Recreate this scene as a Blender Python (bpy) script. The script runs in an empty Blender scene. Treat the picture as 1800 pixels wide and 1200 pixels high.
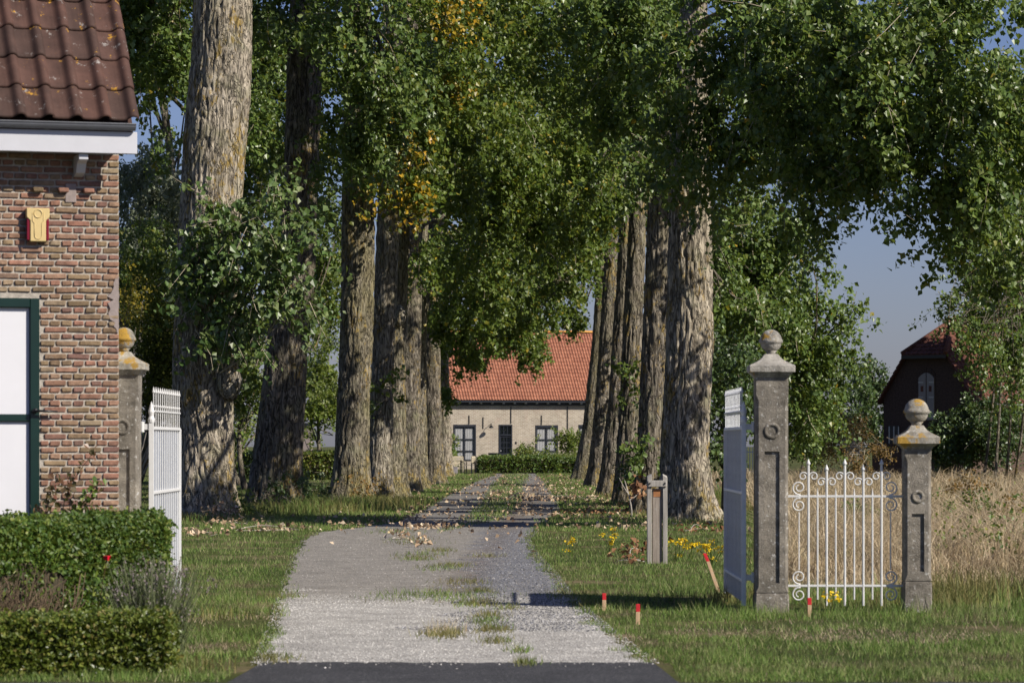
import bpy, bmesh, math, random
import numpy as np
from mathutils import Vector, Matrix, noise

# ------------------------------------------------------------------ camera, sky, sun, exposure
F, EYE, HY = 6000.0, 1.6, 779.0
SC = bpy.context.scene
COL = SC.collection
cam_data = bpy.data.cameras.new("camera")
cam = bpy.data.objects.new("camera", cam_data)
COL.objects.link(cam)
cam.location = (0, 0, EYE)
cam.rotation_euler = (math.radians(90), 0, 0)
cam_data.sensor_width = 36.0
cam_data.lens = 120.0
cam_data.shift_y = (HY - 600.0) / 1800.0
cam_data.clip_start = 0.5
cam_data.clip_end = 3000.0
cam_data.dof.use_dof = True
cam_data.dof.focus_distance = 62.0
cam_data.dof.aperture_fstop = 6.3
SC.camera = cam

SUN_AZ, SUN_EL = math.radians(122.0), math.radians(36.5)      # clockwise from +Y
sun_dir = Vector((math.sin(SUN_AZ) * math.cos(SUN_EL), math.cos(SUN_AZ) * math.cos(SUN_EL), math.sin(SUN_EL)))
world = bpy.data.worlds.new("World")
SC.world = world
world.use_nodes = True
wn, wl = world.node_tree.nodes, world.node_tree.links
wn.clear()
sky = wn.new("ShaderNodeTexSky")
sky.sky_type = 'NISHITA'
sky.sun_disc = False
sky.sun_elevation = SUN_EL
sky.sun_rotation = SUN_AZ
sky.air_density = 1.0
sky.dust_density = 0.6
sky.ozone_density = 2.5
hsv = wn.new("ShaderNodeHueSaturation")
hsv.inputs['Saturation'].default_value = 1.0
hsv.inputs['Value'].default_value = 1.0
tint = wn.new("ShaderNodeMix")
tint.data_type = 'RGBA'
tint.blend_type = 'MULTIPLY'
tint.inputs['Factor'].default_value = 1.0
tint.inputs['B'].default_value = (0.84, 0.85, 1.22, 1)
bg = wn.new("ShaderNodeBackground")
bg.inputs['Strength'].default_value = 0.05
wo = wn.new("ShaderNodeOutputWorld")
wl.new(sky.outputs[0], hsv.inputs['Color'])
wl.new(hsv.outputs[0], tint.inputs['A'])
wl.new(tint.outputs['Result'], bg.inputs['Color'])
wl.new(bg.outputs[0], wo.inputs['Surface'])

sun_data = bpy.data.lights.new("sun", 'SUN')
sun_data.energy = 5.0
sun_data.angle = math.radians(0.5)
sun_data.color = (1.0, 0.93, 0.82)
sun = bpy.data.objects.new("sun", sun_data)
sun.rotation_euler = sun_dir.to_track_quat('Z', 'Y').to_euler()
sun.location = (60, -20, 60)
COL.objects.link(sun)

SC.view_settings.view_transform = 'Standard'
SC.view_settings.look = 'None'
SC.view_settings.gamma = 1.0
SC.view_settings.use_curve_mapping = False
SC.view_settings.exposure = 0.42
SC.render.engine = 'CYCLES'
SC.cycles.max_bounces = 6
SC.cycles.diffuse_bounces = 3
SC.cycles.glossy_bounces = 2
SC.cycles.transmission_bounces = 4
SC.cycles.transparent_max_bounces = 4

rng = np.random.default_rng(11)
random.seed(5)
PI = math.pi


def W(px, py, d):
    """world point at distance d seen along that direction of the survey of the place"""
    return np.array([(px - 900.0) * d / F, d, EYE - (py - HY) * d / F])


def GD(py):
    return EYE * F / (py - HY)


def GP(px, py):
    return W(px, py, GD(py))


# ------------------------------------------------------------------ materials
def new_mat(name):
    m = bpy.data.materials.new(name)
    m.use_nodes = True
    n, l = m.node_tree.nodes, m.node_tree.links
    n.clear()
    out = n.new("ShaderNodeOutputMaterial")
    p = n.new("ShaderNodeBsdfPrincipled")
    l.new(p.outputs[0], out.inputs['Surface'])
    return m, n, l, p, out


def rgba(c):
    return (c[0], c[1], c[2], 1.0)


def ramp(n, stops, interp='LINEAR'):
    r = n.new("ShaderNodeValToRGB")
    r.color_ramp.interpolation = interp
    e = r.color_ramp.elements
    while len(e) < len(stops):
        e.new(0.5)
    for el, (pos, c) in zip(e, stops):
        el.position = pos
        el.color = rgba(c) if hasattr(c, '__len__') else (c, c, c, 1)
    return r


def tex_noise(n, l, scale, detail=4, rough=0.55, vec=None, dist=0.0):
    t = n.new("ShaderNodeTexNoise")
    t.inputs['Scale'].default_value = scale
    t.inputs['Detail'].default_value = detail
    t.inputs['Roughness'].default_value = rough
    t.inputs['Distortion'].default_value = dist
    if vec is not None:
        l.new(vec, t.inputs['Vector'])
    return t


def coords(n, l, scale=(1, 1, 1), kind='Object'):
    tc = n.new("ShaderNodeTexCoord")
    mp = n.new("ShaderNodeMapping")
    mp.inputs['Scale'].default_value = scale
    l.new(tc.outputs[kind], mp.inputs['Vector'])
    return mp.outputs[0]


def world_coords(n, l, scale=(1, 1, 1)):
    g = n.new("ShaderNodeNewGeometry")
    mp = n.new("ShaderNodeMapping")
    mp.inputs['Scale'].default_value = scale
    l.new(g.outputs['Position'], mp.inputs['Vector'])
    return mp.outputs[0]


def mixc(n, l, fac, a, b, mode='MIX'):
    m = n.new("ShaderNodeMix")
    m.data_type = 'RGBA'
    m.blend_type = mode
    for sock, v in (('Factor', fac), ('A', a), ('B', b)):
        if isinstance(v, (int, float)):
            m.inputs[sock].default_value = v
        elif isinstance(v, (tuple, list)):
            m.inputs[sock].default_value = rgba(v)
        else:
            l.new(v, m.inputs[sock])
    return m.outputs['Result']


def bump(n, l, p, height, strength=0.5, dist=0.02):
    b = n.new("ShaderNodeBump")
    b.inputs['Strength'].default_value = strength
    b.inputs['Distance'].default_value = dist
    l.new(height, b.inputs['Height'])
    l.new(b.outputs[0], p.inputs['Normal'])


def plain(name, c, rough=0.6, metal=0.0, var=0.15, scale=9.0, bmp=0.15, spec=0.5, dirt=None, dirt_lo=0.55):
    m, n, l, p, o = new_mat(name)
    v = coords(n, l)
    t = tex_noise(n, l, scale, 5, 0.6, v)
    r = ramp(n, [(0.3, tuple(x * (1 - var) for x in c)), (0.7, tuple(min(1, x * (1 + var)) for x in c))])
    l.new(t.outputs['Fac'], r.inputs[0])
    col = r.outputs[0]
    if dirt is not None:
        t2 = tex_noise(n, l, scale * 0.35, 8, 0.7, v)
        r2 = ramp(n, [(dirt_lo, 0.0), (dirt_lo + 0.12, 1.0)])
        l.new(t2.outputs['Fac'], r2.inputs[0])
        col = mixc(n, l, r2.outputs[0], col, dirt)
    l.new(col, p.inputs['Base Color'])
    p.inputs['Roughness'].default_value = rough
    p.inputs['Metallic'].default_value = metal
    p.inputs['Specular IOR Level'].default_value = spec
    if bmp:
        t3 = tex_noise(n, l, scale * 5, 4, 0.6, v)
        bump(n, l, p, t3.outputs['Fac'], bmp, 0.01)
    return m


def island_random(n, l, objrand=False):
    g = n.new("ShaderNodeNewGeometry")
    if not objrand:
        return g.outputs['Random Per Island']
    oi = n.new("ShaderNodeObjectInfo")
    a = n.new("ShaderNodeMath")
    a.operation = 'ADD'
    l.new(g.outputs['Random Per Island'], a.inputs[0])
    l.new(oi.outputs['Random'], a.inputs[1])
    f = n.new("ShaderNodeMath")
    f.operation = 'FRACT'
    l.new(a.outputs[0], f.inputs[0])
    return f.outputs[0]


def leaf_mat(name, stops, rough=0.42, trans=0.3, spec=0.5, tcol=(0.27, 0.34, 0.03)):
    m, n, l, p, o = new_mat(name)
    r = ramp(n, stops)
    l.new(island_random(n, l), r.inputs[0])
    tp = tex_noise(n, l, 1.1, 4, .6, world_coords(n, l))
    lc = mixc(n, l, 1.0, r.outputs[0], ramp_from(n, l, tp.outputs['Fac'], .66, 1.28), 'MULTIPLY')
    l.new(lc, p.inputs['Base Color'])
    p.inputs['Roughness'].default_value = rough
    p.inputs['Specular IOR Level'].default_value = spec
    tr = n.new("ShaderNodeBsdfTranslucent")
    tc = mixc(n, l, 0.5, lc, tcol)
    l.new(tc, tr.inputs['Color'])
    mx = n.new("ShaderNodeMixShader")
    mx.inputs[0].default_value = trans
    l.new(p.outputs[0], mx.inputs[1])
    l.new(tr.outputs[0], mx.inputs[2])
    l.new(mx.outputs[0], o.inputs['Surface'])
    return m


def bark_mat(name, light, dark, lichen=0.62, wash=.25):
    m, n, l, p, o = new_mat(name)
    v = coords(n, l, (1, 1, 0.16))
    t = tex_noise(n, l, 13, 6, 0.65, v, 0.4)
    r = ramp(n, [(0.38, dark), (0.50, tuple(0.5 * (a + b) for a, b in zip(light, dark))), (0.60, light)])
    l.new(t.outputs['Fac'], r.inputs[0])
    v2 = coords(n, l, (1, 1, 0.45))
    t2 = tex_noise(n, l, 1.6, 3, 0.6, v2)
    t3 = tex_noise(n, l, 14, 4, 0.7, v2)
    mm = n.new("ShaderNodeMath")
    mm.operation = 'MULTIPLY_ADD'
    mm.inputs[1].default_value = 0.55
    l.new(t3.outputs['Fac'], mm.inputs[0])
    mm2 = n.new("ShaderNodeMath")
    mm2.operation = 'MULTIPLY'
    mm2.inputs[1].default_value = 0.62
    l.new(t2.outputs['Fac'], mm2.inputs[0])
    l.new(mm2.outputs[0], mm.inputs[2])
    r2 = ramp(n, [(lichen, 0.0), (lichen + 0.05, 1.0)])
    l.new(mm.outputs[0], r2.inputs[0])
    c1 = mixc(n, l, r2.outputs[0], r.outputs[0], (0.32, 0.225, 0.075))
    t4 = tex_noise(n, l, 2.3, 3, 0.6, coords(n, l))
    r4 = ramp(n, [(0.5, 0.0), (0.72, 0.55)])
    l.new(t4.outputs['Fac'], r4.inputs[0])
    c2 = mixc(n, l, r4.outputs[0], c1, (0.22, 0.22, 0.13))
    t6 = tex_noise(n, l, .9, 4, .65, coords(n, l, (1, 1, .5)))
    r6 = ramp(n, [(.44, 0), (.62, wash)])
    l.new(t6.outputs['Fac'], r6.inputs[0])
    c2 = mixc(n, l, r6.outputs[0], c2, (.22, .19, .085))
    l.new(c2, p.inputs['Base Color'])
    p.inputs['Roughness'].default_value = 0.9
    p.inputs['Specular IOR Level'].default_value = 0.2
    tb = tex_noise(n, l, 9.5, 3, 0.5, coords(n, l, (1, 1, .26)), 1.1)
    ab = n.new("ShaderNodeMath")
    ab.operation = 'SUBTRACT'
    l.new(tb.outputs['Fac'], ab.inputs[0])
    ab.inputs[1].default_value = .5
    ab2 = n.new("ShaderNodeMath")
    ab2.operation = 'ABSOLUTE'
    l.new(ab.outputs[0], ab2.inputs[0])
    rb = ramp(n, [(0.0, 0.0), (.05, .75), (.14, 1.0)])
    l.new(ab2.outputs[0], rb.inputs[0])
    tb2 = tex_noise(n, l, 42, 6, 0.75, coords(n, l, (1, 1, .4)))
    rcr = ramp(n, [(0.0, .30), (.07, 1.0)])
    l.new(ab2.outputs[0], rcr.inputs[0])
    l.new(mixc(n, l, 1.0, c2, rcr.outputs[0], 'MULTIPLY'), p.inputs['Base Color'])
    hb = n.new("ShaderNodeMath")
    hb.operation = 'MULTIPLY_ADD'
    hb.inputs[1].default_value = .8
    l.new(tb2.outputs['Fac'], hb.inputs[0])
    l.new(rb.outputs[0], hb.inputs[2])
    bump(n, l, p, hb.outputs[0], .8, 0.05)
    return m


def brick_mat():
    m, n, l, p, o = new_mat("old_brick")
    r = ramp(n, [(0.0, (.36, .17, .115)), (.16, (.27, .16, .10)), (.32, (.31, .215, .12)), (.46, (.18, .125, .07)),
                 (.58, (.36, .22, .14)), (.72, (.30, .15, .10)), (.84, (.22, .12, .095)), (.93, (.34, .26, .16)), (1.0, (.31, .15, .105))])
    l.new(island_random(n, l, True), r.inputs[0])
    hs = n.new('ShaderNodeHueSaturation')
    hs.inputs['Saturation'].default_value = .95
    hs.inputs['Value'].default_value = .80
    l.new(r.outputs[0], hs.inputs['Color'])
    r = hs
    v = world_coords(n, l)
    t = tex_noise(n, l, 22, 6, 0.65, v)
    r2 = ramp(n, [(0.3, 0.6), (0.7, 1.3)])
    l.new(t.outputs['Fac'], r2.inputs[0])
    c = mixc(n, l, 1.0, r.outputs[0], r2.outputs[0], 'MULTIPLY')
    t3 = tex_noise(n, l, 9, 8, 0.75, v)
    r3 = ramp(n, [(0.6, 0.0), (0.74, 0.8)])
    l.new(t3.outputs['Fac'], r3.inputs[0])
    c = mixc(n, l, r3.outputs[0], c, (.36, .32, .28))
    l.new(c, p.inputs['Base Color'])
    p.inputs['Roughness'].default_value = 0.9
    p.inputs['Specular IOR Level'].default_value = 0.25
    t4 = tex_noise(n, l, 90, 6, 0.7, v)
    bump(n, l, p, t4.outputs['Fac'], 0.7, 0.006)
    return m


def tile_mat(name, a, b, lich=(.42, .22, .02), lich_lo=0.66, grey=(.34, .32, .30), grey_lo=.66):
    m, n, l, p, o = new_mat(name)
    r = ramp(n, [(0, a), (.5, tuple(.5 * (x + y) for x, y in zip(a, b))), (1, b)])
    l.new(island_random(n, l, True), r.inputs[0])
    v = world_coords(n, l)
    t = tex_noise(n, l, 6, 5, .6, v)
    r2 = ramp(n, [(.3, .7), (.7, 1.25)])
    l.new(t.outputs['Fac'], r2.inputs[0])
    c = mixc(n, l, 1.0, r.outputs[0], r2.outputs[0], 'MULTIPLY')
    t2 = tex_noise(n, l, 7, 9, .75, v)
    r3 = ramp(n, [(grey_lo, 0), (grey_lo + .06, .75)])
    l.new(t2.outputs['Fac'], r3.inputs[0])
    c = mixc(n, l, r3.outputs[0], c, grey)
    vv = world_coords(n, l, (1.3, 1.3, 1.3))
    t3 = tex_noise(n, l, 4.3, 7, .7, vv)
    r4 = ramp(n, [(lich_lo, 0), (lich_lo + .04, .9)])
    l.new(t3.outputs['Fac'], r4.inputs[0])
    c = mixc(n, l, r4.outputs[0], c, lich)
    l.new(c, p.inputs['Base Color'])
    p.inputs['Roughness'].default_value = .78
    p.inputs['Specular IOR Level'].default_value = .3
    t5 = tex_noise(n, l, 60, 4, .6, v)
    bump(n, l, p, t5.outputs['Fac'], .25, .01)
    return m


def stone_mat(name, c=(.265, .238, .198), moss=.60):
    m, n, l, p, o = new_mat(name)
    v = coords(n, l)
    t = tex_noise(n, l, 5, 8, .7, v)
    r = ramp(n, [(.34, tuple(x * .42 for x in c)), (.5, tuple(x * .80 for x in c)), (.66, tuple(x * 1.2 for x in c))])
    l.new(t.outputs['Fac'], r.inputs[0])
    t2 = tex_noise(n, l, 26, 5, .7, v)
    r2 = ramp(n, [(.585, 0), (.64, .9)])
    l.new(t2.outputs['Fac'], r2.inputs[0])
    c1 = mixc(n, l, r2.outputs[0], r.outputs[0], (.50, .49, .46))
    # ochre lichen gathers on the upper, sky-facing caps: world height of the stone
    t3 = tex_noise(n, l, 6, 5, .65, v)
    r3 = ramp(n, [(moss, 0), (moss + .05, .9)])
    l.new(t3.outputs['Fac'], r3.inputs[0])
    c2 = mixc(n, l, r3.outputs[0], c1, (.40, .235, .03))
    l.new(c2, p.inputs['Base Color'])
    p.inputs['Roughness'].default_value = .92
    p.inputs['Specular IOR Level'].default_value = .2
    t4 = tex_noise(n, l, 55, 7, .75, v)
    bump(n, l, p, t4.outputs['Fac'], .9, .02)
    return m


def ground_mat():
    m, n, l, p, o = new_mat("lawn_soil")
    v = world_coords(n, l)
    t = tex_noise(n, l, .55, 6, .65, v)
    r = ramp(n, [(.36, (.045, .062, .016)), (.52, (.075, .085, .026)), (.66, (.17, .135, .075))])
    l.new(t.outputs['Fac'], r.inputs[0])
    t2 = tex_noise(n, l, 14, 6, .7, v)
    r2 = ramp(n, [(.3, .5), (.7, 1.4)])
    l.new(t2.outputs['Fac'], r2.inputs[0])
    c = mixc(n, l, 1.0, r.outputs[0], r2.outputs[0], 'MULTIPLY')
    l.new(c, p.inputs['Base Color'])
    p.inputs['Roughness'].default_value = 1.0
    p.inputs['Specular IOR Level'].default_value = .1
    bump(n, l, p, t2.outputs['Fac'], .8, .05)
    return m


def drive_mat():
    """pale chippings by the road, then brown compacted grit with a strip of blue-grey chippings, then dark earth tracks"""
    m, n, l, p, o = new_mat("driveway_gravel")
    v = world_coords(n, l)
    sep = n.new("ShaderNodeSeparateXYZ")
    l.new(v, sep.inputs[0])
    wob = tex_noise(n, l, .9, 4, .6, v)

    def mask(sock, lo, hi, amp):
        a = n.new("ShaderNodeMath")
        a.operation = 'MULTIPLY_ADD'
        a.inputs[1].default_value = amp
        l.new(wob.outputs['Fac'], a.inputs[0])
        l.new(sock, a.inputs[2])
        mr = n.new("ShaderNodeMapRange")
        mr.inputs['From Min'].default_value = lo + amp * .5
        mr.inputs['From Max'].default_value = hi + amp * .5
        l.new(a.outputs[0], mr.inputs['Value'])
        return mr.outputs[0]
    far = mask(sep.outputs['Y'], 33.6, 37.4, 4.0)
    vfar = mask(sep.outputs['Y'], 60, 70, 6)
    # distance to the line of the chippings strip
    k = n.new("ShaderNodeMath")
    k.operation = 'MULTIPLY_ADD'
    k.inputs[1].default_value = 0.016
    k.inputs[2].default_value = 0.92
    l.new(sep.outputs['Y'], k.inputs[0])
    side0 = n.new("ShaderNodeMath")
    side0.operation = 'ADD'
    l.new(sep.outputs['X'], side0.inputs[0])
    side0.inputs[1].default_value = 0.62
    right = mask(side0.outputs[0], -.15, .25, 1.0)
    grit = tex_noise(n, l, 38, 5, .75, v)
    vor = n.new("ShaderNodeTexVoronoi")
    vor.inputs['Scale'].default_value = 60
    l.new(v, vor.inputs['Vector'])
    big = tex_noise(n, l, 2.2, 6, .7, v)

    def tone(dark, light):
        r = ramp(n, [(.28, dark), (.5, tuple(.5 * (a + b) for a, b in zip(dark, light))), (.74, light)])
        l.new(grit.outputs['Fac'], r.inputs[0])
        return r.outputs[0]
    pale = mixc(n, l, 1.0, tone((.23, .22, .20), (.48, .46, .425)), ramp_from(n, l, big.outputs['Fac'], .72, 1.2), 'MULTIPLY')
    brown = mixc(n, l, 1.0, tone((.145, .132, .115), (.31, .29, .255)), ramp_from(n, l, big.outputs['Fac'], .75, 1.25), 'MULTIPLY')
    blue = tone((.07, .072, .08), (.25, .252, .27))
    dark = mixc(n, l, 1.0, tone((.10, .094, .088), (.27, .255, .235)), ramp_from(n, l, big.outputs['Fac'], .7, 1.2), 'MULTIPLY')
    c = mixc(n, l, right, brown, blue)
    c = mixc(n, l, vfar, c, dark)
    soil = mixc(n, l, 1.0, tone((.075, .05, .034), (.20, .145, .10)), ramp_from(n, l, big.outputs['Fac'], .6, 1.3), 'MULTIPLY')
    ctr = n.new("ShaderNodeMath")
    ctr.operation = 'MULTIPLY_ADD'
    ctr.inputs[1].default_value = -.017
    ctr.inputs[2].default_value = 1.22
    l.new(sep.outputs['Y'], ctr.inputs[0])
    dc = n.new("ShaderNodeMath")
    dc.operation = 'ADD'
    l.new(sep.outputs['X'], dc.inputs[0])
    l.new(ctr.outputs[0], dc.inputs[1])
    ad = n.new("ShaderNodeMath")
    ad.operation = 'ABSOLUTE'
    l.new(dc.outputs[0], ad.inputs[0])
    near = mask(ad.outputs[0], .38, .02, .55)
    brk = tex_noise(n, l, 3.4, 5, .7, v)
    nb = n.new("ShaderNodeMath")
    nb.operation = 'MULTIPLY'
    l.new(near, nb.inputs[0])
    l.new(ramp_from(n, l, brk.outputs['Fac'], 0, 1.0), nb.inputs[1])
    c = mixc(n, l, nb.outputs[0], c, soil)
    c = mixc(n, l, far, pale, c)
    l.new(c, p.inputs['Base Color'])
    p.inputs['Roughness'].default_value = .95
    p.inputs['Specular IOR Level'].default_value = .2
    bump(n, l, p, vor.outputs['Distance'], .6, .015)
    return m


def ramp_from(n, l, sock, lo, hi):
    r = ramp(n, [(.3, lo), (.7, hi)])
    l.new(sock, r.inputs[0])
    return r.outputs[0]


def asphalt_mat():
    m, n, l, p, o = new_mat("asphalt")
    v = world_coords(n, l)
    t = tex_noise(n, l, 70, 4, .8, v)
    r = ramp(n, [(.3, (.018, .018, .020)), (.56, (.042, .042, .045)), (.66, (.24, .24, .24))])
    l.new(t.outputs['Fac'], r.inputs[0])
    t2 = tex_noise(n, l, 1.4, 5, .6, v)
    c = mixc(n, l, 1.0, r.outputs[0], ramp_from(n, l, t2.outputs['Fac'], .8, 1.25), 'MULTIPLY')
    l.new(c, p.inputs['Base Color'])
    p.inputs['Roughness'].default_value = .85
    p.inputs['Specular IOR Level'].default_value = .2
    bump(n, l, p, t.outputs['Fac'], .5, .01)
    return m


def far_brick_mat():
    m, n, l, p, o = new_mat("farmhouse_brickwork")
    tc = n.new("ShaderNodeTexCoord")
    sep = n.new("ShaderNodeSeparateXYZ")
    l.new(tc.outputs['Object'], sep.inputs[0])
    cb = n.new("ShaderNodeCombineXYZ")
    l.new(sep.outputs['X'], cb.inputs['X'])
    l.new(sep.outputs['Z'], cb.inputs['Y'])
    b = n.new("ShaderNodeTexBrick")
    b.inputs['Scale'].default_value = 1.0
    b.inputs['Brick Width'].default_value = .24
    b.inputs['Row Height'].default_value = .085
    b.inputs['Mortar Size'].default_value = .014
    b.inputs['Color1'].default_value = (.385, .325, .245, 1)
    b.inputs['Color2'].default_value = (.27, .215, .16, 1)
    b.inputs['Mortar'].default_value = (.45, .41, .35, 1)
    l.new(cb.outputs[0], b.inputs['Vector'])
    t = tex_noise(n, l, 1.1, 7, .7, tc.outputs['Object'])
    c = mixc(n, l, 1.0, b.outputs['Color'], ramp_from(n, l, t.outputs['Fac'], .75, 1.2), 'MULTIPLY')
    t2 = tex_noise(n, l, .7, 4, .7, tc.outputs['Object'])
    r2 = ramp(n, [(.55, 0), (.75, .5)])
    l.new(t2.outputs['Fac'], r2.inputs[0])
    c = mixc(n, l, r2.outputs[0], c, (.37, .25, .20))
    l.new(c, p.inputs['Base Color'])
    p.inputs['Roughness'].default_value = .95
    bump(n, l, p, b.outputs['Fac'], -.4, .02)
    return m


def wood_mat(name, a, b, sx=1.0):
    m, n, l, p, o = new_mat(name)
    v = coords(n, l, (1, 1, .06))
    t = tex_noise(n, l, 45, 6, .7, v)
    r = ramp(n, [(.3, a), (.7, b)])
    l.new(t.outputs['Fac'], r.inputs[0])
    t2 = tex_noise(n, l, 22, 5, .7, coords(n, l))
    r2 = ramp(n, [(.6, 0), (.68, .6)])
    l.new(t2.outputs['Fac'], r2.inputs[0])
    c = mixc(n, l, r2.outputs[0], r.outputs[0], (.36, .36, .33))
    l.new(c, p.inputs['Base Color'])
    p.inputs['Roughness'].default_value = .9
    bump(n, l, p, t.outputs['Fac'], .5, .008)
    return m


M = {}
M['ground'] = ground_mat()
M['drive'] = drive_mat()
M['asphalt'] = asphalt_mat()
M['brick'] = brick_mat()
M['mortar'] = plain("lime_mortar", (.37, .335, .285), .95, var=.3, scale=25, bmp=.5)
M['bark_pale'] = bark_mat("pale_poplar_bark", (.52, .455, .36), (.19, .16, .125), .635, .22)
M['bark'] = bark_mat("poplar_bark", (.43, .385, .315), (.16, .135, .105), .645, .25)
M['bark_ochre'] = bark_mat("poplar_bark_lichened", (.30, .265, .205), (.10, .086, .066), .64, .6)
M['bark_dark'] = bark_mat("poplar_bark_shaded", (.27, .235, .19), (.095, .08, .062), .64)  # darker bark copy; the shade on dim trunks is put into its colour
M['twig'] = plain("twig_bark", (.34, .29, .21), .85, var=.3)
M['dead_twig'] = plain("bleached_dead_wood", (.42, .38, .33), .9, var=.3)
M['leaf'] = leaf_mat("poplar_leaf", [(0, (.060, .108, .022)), (.5, (.108, .170, .036)), (.9, (.17, .225, .06)), (.985, (.17, .20, .05)), (1, (.38, .25, .02))], .40, .34, .5)
M['leaf_b'] = leaf_mat("poplar_leaf_yellowing", [(0, (.07, .105, .018)), (.25, (.13, .15, .02)), (.45, (.30, .22, .02)), (.80, (.40, .26, .015)), (1, (.50, .28, .02))], .4, .3, .5)
M['leaf_far'] = leaf_mat("avenue_leaf", [(0, (.056, .100, .016)), (.5, (.104, .155, .024)), (.92, (.165, .21, .04)), (1, (.32, .24, .02))], .43, .36, .45)
M['leaf_gl'] = leaf_mat("glossy_shoot_leaf", [(0, (.052, .10, .024)), (.6, (.10, .16, .044)), (1, (.19, .23, .09))], .4, .26, .5)
M['leaf_willow'] = leaf_mat("willow_leaf", [(0, (.14, .17, .11)), (.5, (.22, .25, .165)), (1, (.32, .34, .25))], .5, .3)
M['leaf_shrub'] = leaf_mat("shrub_leaf", [(0, (.050, .09, .014)), (.6, (.095, .15, .024)), (.95, (.17, .20, .03)), (1, (.25, .24, .03))], .45, .3)
M['leaf_yellow'] = leaf_mat("yellow_shrub_leaf", [(0, (.12, .13, .015)), (.6, (.30, .24, .02)), (1, (.42, .30, .02))], .5, .3)
M['leaf_conifer'] = leaf_mat("olive_conifer_leaf", [(0, (.05, .065, .008)), (.6, (.095, .11, .012)), (1, (.14, .14, .02))], .7, .15, .2)
M['leaf_lime'] = leaf_mat("lime_leaf", [(0, (.08, .13, .016)), (.6, (.14, .19, .03)), (1, (.22, .25, .05))], .5, .4)
M['leaf_dark'] = leaf_mat("dark_bush_leaf", [(0, (.030, .058, .016)), (.6, (.056, .095, .026)), (1, (.10, .15, .045))], .4, .2, .55)
M['leaf_brown'] = leaf_mat("brown_shrub_leaf", [(0, (.12, .075, .022)), (.6, (.20, .12, .04)), (1, (.28, .17, .06))], .7, .2, .2)
M['leaf_red'] = leaf_mat("young_rose_leaf", [(0, (.05, .055, .018)), (.5, (.09, .06, .028)), (1, (.16, .055, .035))], .4, .2)
M['box_leaf'] = leaf_mat("privet_leaf", [(0, (.030, .066, .010)), (.5, (.060, .11, .014)), (.85, (.11, .155, .022)), (1, (.18, .20, .04))], .5, .2, .4)
M['box_leaf_y'] = leaf_mat("box_leaf", [(0, (.050, .080, .010)), (.5, (.105, .145, .018)), (.88, (.17, .19, .03)), (1, (.24, .19, .06))], .42, .2, .5)
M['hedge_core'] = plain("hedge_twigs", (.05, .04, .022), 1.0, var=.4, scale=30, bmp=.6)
M['hedge_stem'] = plain("bare_hedge_stem", (.13, .09, .055), .9, var=.4)
M['litter'] = leaf_mat("fallen_leaf", [(0, (.20, .125, .075)), (.4, (.36, .25, .155)), (.75, (.48, .37, .25)), (.95, (.58, .48, .35)), (1, (.48, .36, .08))], .7, .1, .2, (.3, .2, .1))
M['litter_dark'] = leaf_mat("withered_leaf", [(0, (.14, .065, .03)), (.5, (.26, .13, .065)), (1, (.40, .24, .13))], .7, .15, .2, (.3, .14, .06))
M['lavender'] = leaf_mat("lavender_stalk", [(0, (.065, .085, .035)), (.6, (.115, .135, .065)), (1, (.17, .18, .12))], .8, .1, .1)
M['lavender_head'] = leaf_mat("faded_lavender_head", [(0, (.15, .12, .12)), (1, (.25, .21, .21))], .8, .1, .1)
M['yellow'] = leaf_mat("yellow_petal", [(0, (.70, .46, .01)), (1, (.85, .62, .02))], .5, .3, .3, (.8, .6, .02))
M['rose'] = plain("red_petal", (.62, .008, .025), .5, var=.2, bmp=0)
M['white'] = plain("white_painted_iron", (.60, .60, .59), .5, var=.05, scale=14, bmp=.1, dirt=(.40, .34, .28), dirt_lo=.64)
M['grey_iron'] = plain("weathered_white_iron", (.66, .67, .68), .55, var=.1, scale=10, bmp=.1, dirt=(.34, .32, .30), dirt_lo=.6)
M['sheet'] = plain('zinc_sheet', (.25, .27, .31), .5, var=.12, scale=8, bmp=.1)
M['stone'] = stone_mat("weathered_stone", moss=.70)
M['stone_cap'] = stone_mat("lichened_stone", (.40, .37, .31), .515)
M['stone_grey'] = stone_mat("grey_lichened_stone", (.40, .375, .33), .63)
M['wood_post'] = wood_mat("silvered_oak", (.20, .185, .165), (.42, .39, .35))
M['wood_core'] = wood_mat("brown_oak", (.17, .14, .115), (.36, .31, .26))
M['wood_rot'] = plain("rotten_orange_wood", (.30, .13, .05), .9, var=.3)
M['stake'] = wood_mat("pine_stake", (.42, .27, .15), (.60, .42, .26))
M['red'] = plain("red_paint", (.55, .018, .025), .5, var=.1, bmp=.05)
M['fascia'] = plain("white_board_paint", (.50, .505, .54), .45, var=.03, scale=6, bmp=.05, dirt=(.55, .55, .56), dirt_lo=.66)
M['gutter'] = plain("lead_grey_gutter", (.11, .115, .13), .45, var=.1)
M['door_green'] = plain("dark_green_paint", (.005, .022, .017), .3, var=.1, scale=5, bmp=.03)
M['door_white'] = plain("white_door_paint", (.62, .62, .65), .45, var=.02, scale=4, bmp=.03)
M['black'] = plain("black_metal", (.012, .012, .013), .4, var=.2)
M['beige'] = plain("beige_plastic", (.55, .42, .19), .42, var=.04, scale=4, bmp=.02)
M['maroon'] = plain("dark_red_lens", (.16, .004, .016), .2, var=.05, bmp=0)
M['cement'] = plain("cement_patch", (.26, .215, .20), .95, var=.15, scale=16, bmp=.4)
M['tile_near'] = tile_mat("brown_glazed_tile", (.050, .028, .022), (.082, .040, .030), lich_lo=.615, grey_lo=.60)
M['tile_far'] = tile_mat("orange_tile", (.265, .105, .064), (.35, .15, .09), lich=(.45, .19, .03), lich_lo=.8, grey_lo=.72)
M['tile_ridge'] = tile_mat("lichened_ridge_tile", (.42, .19, .05), (.52, .26, .06), lich_lo=.6)
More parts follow.
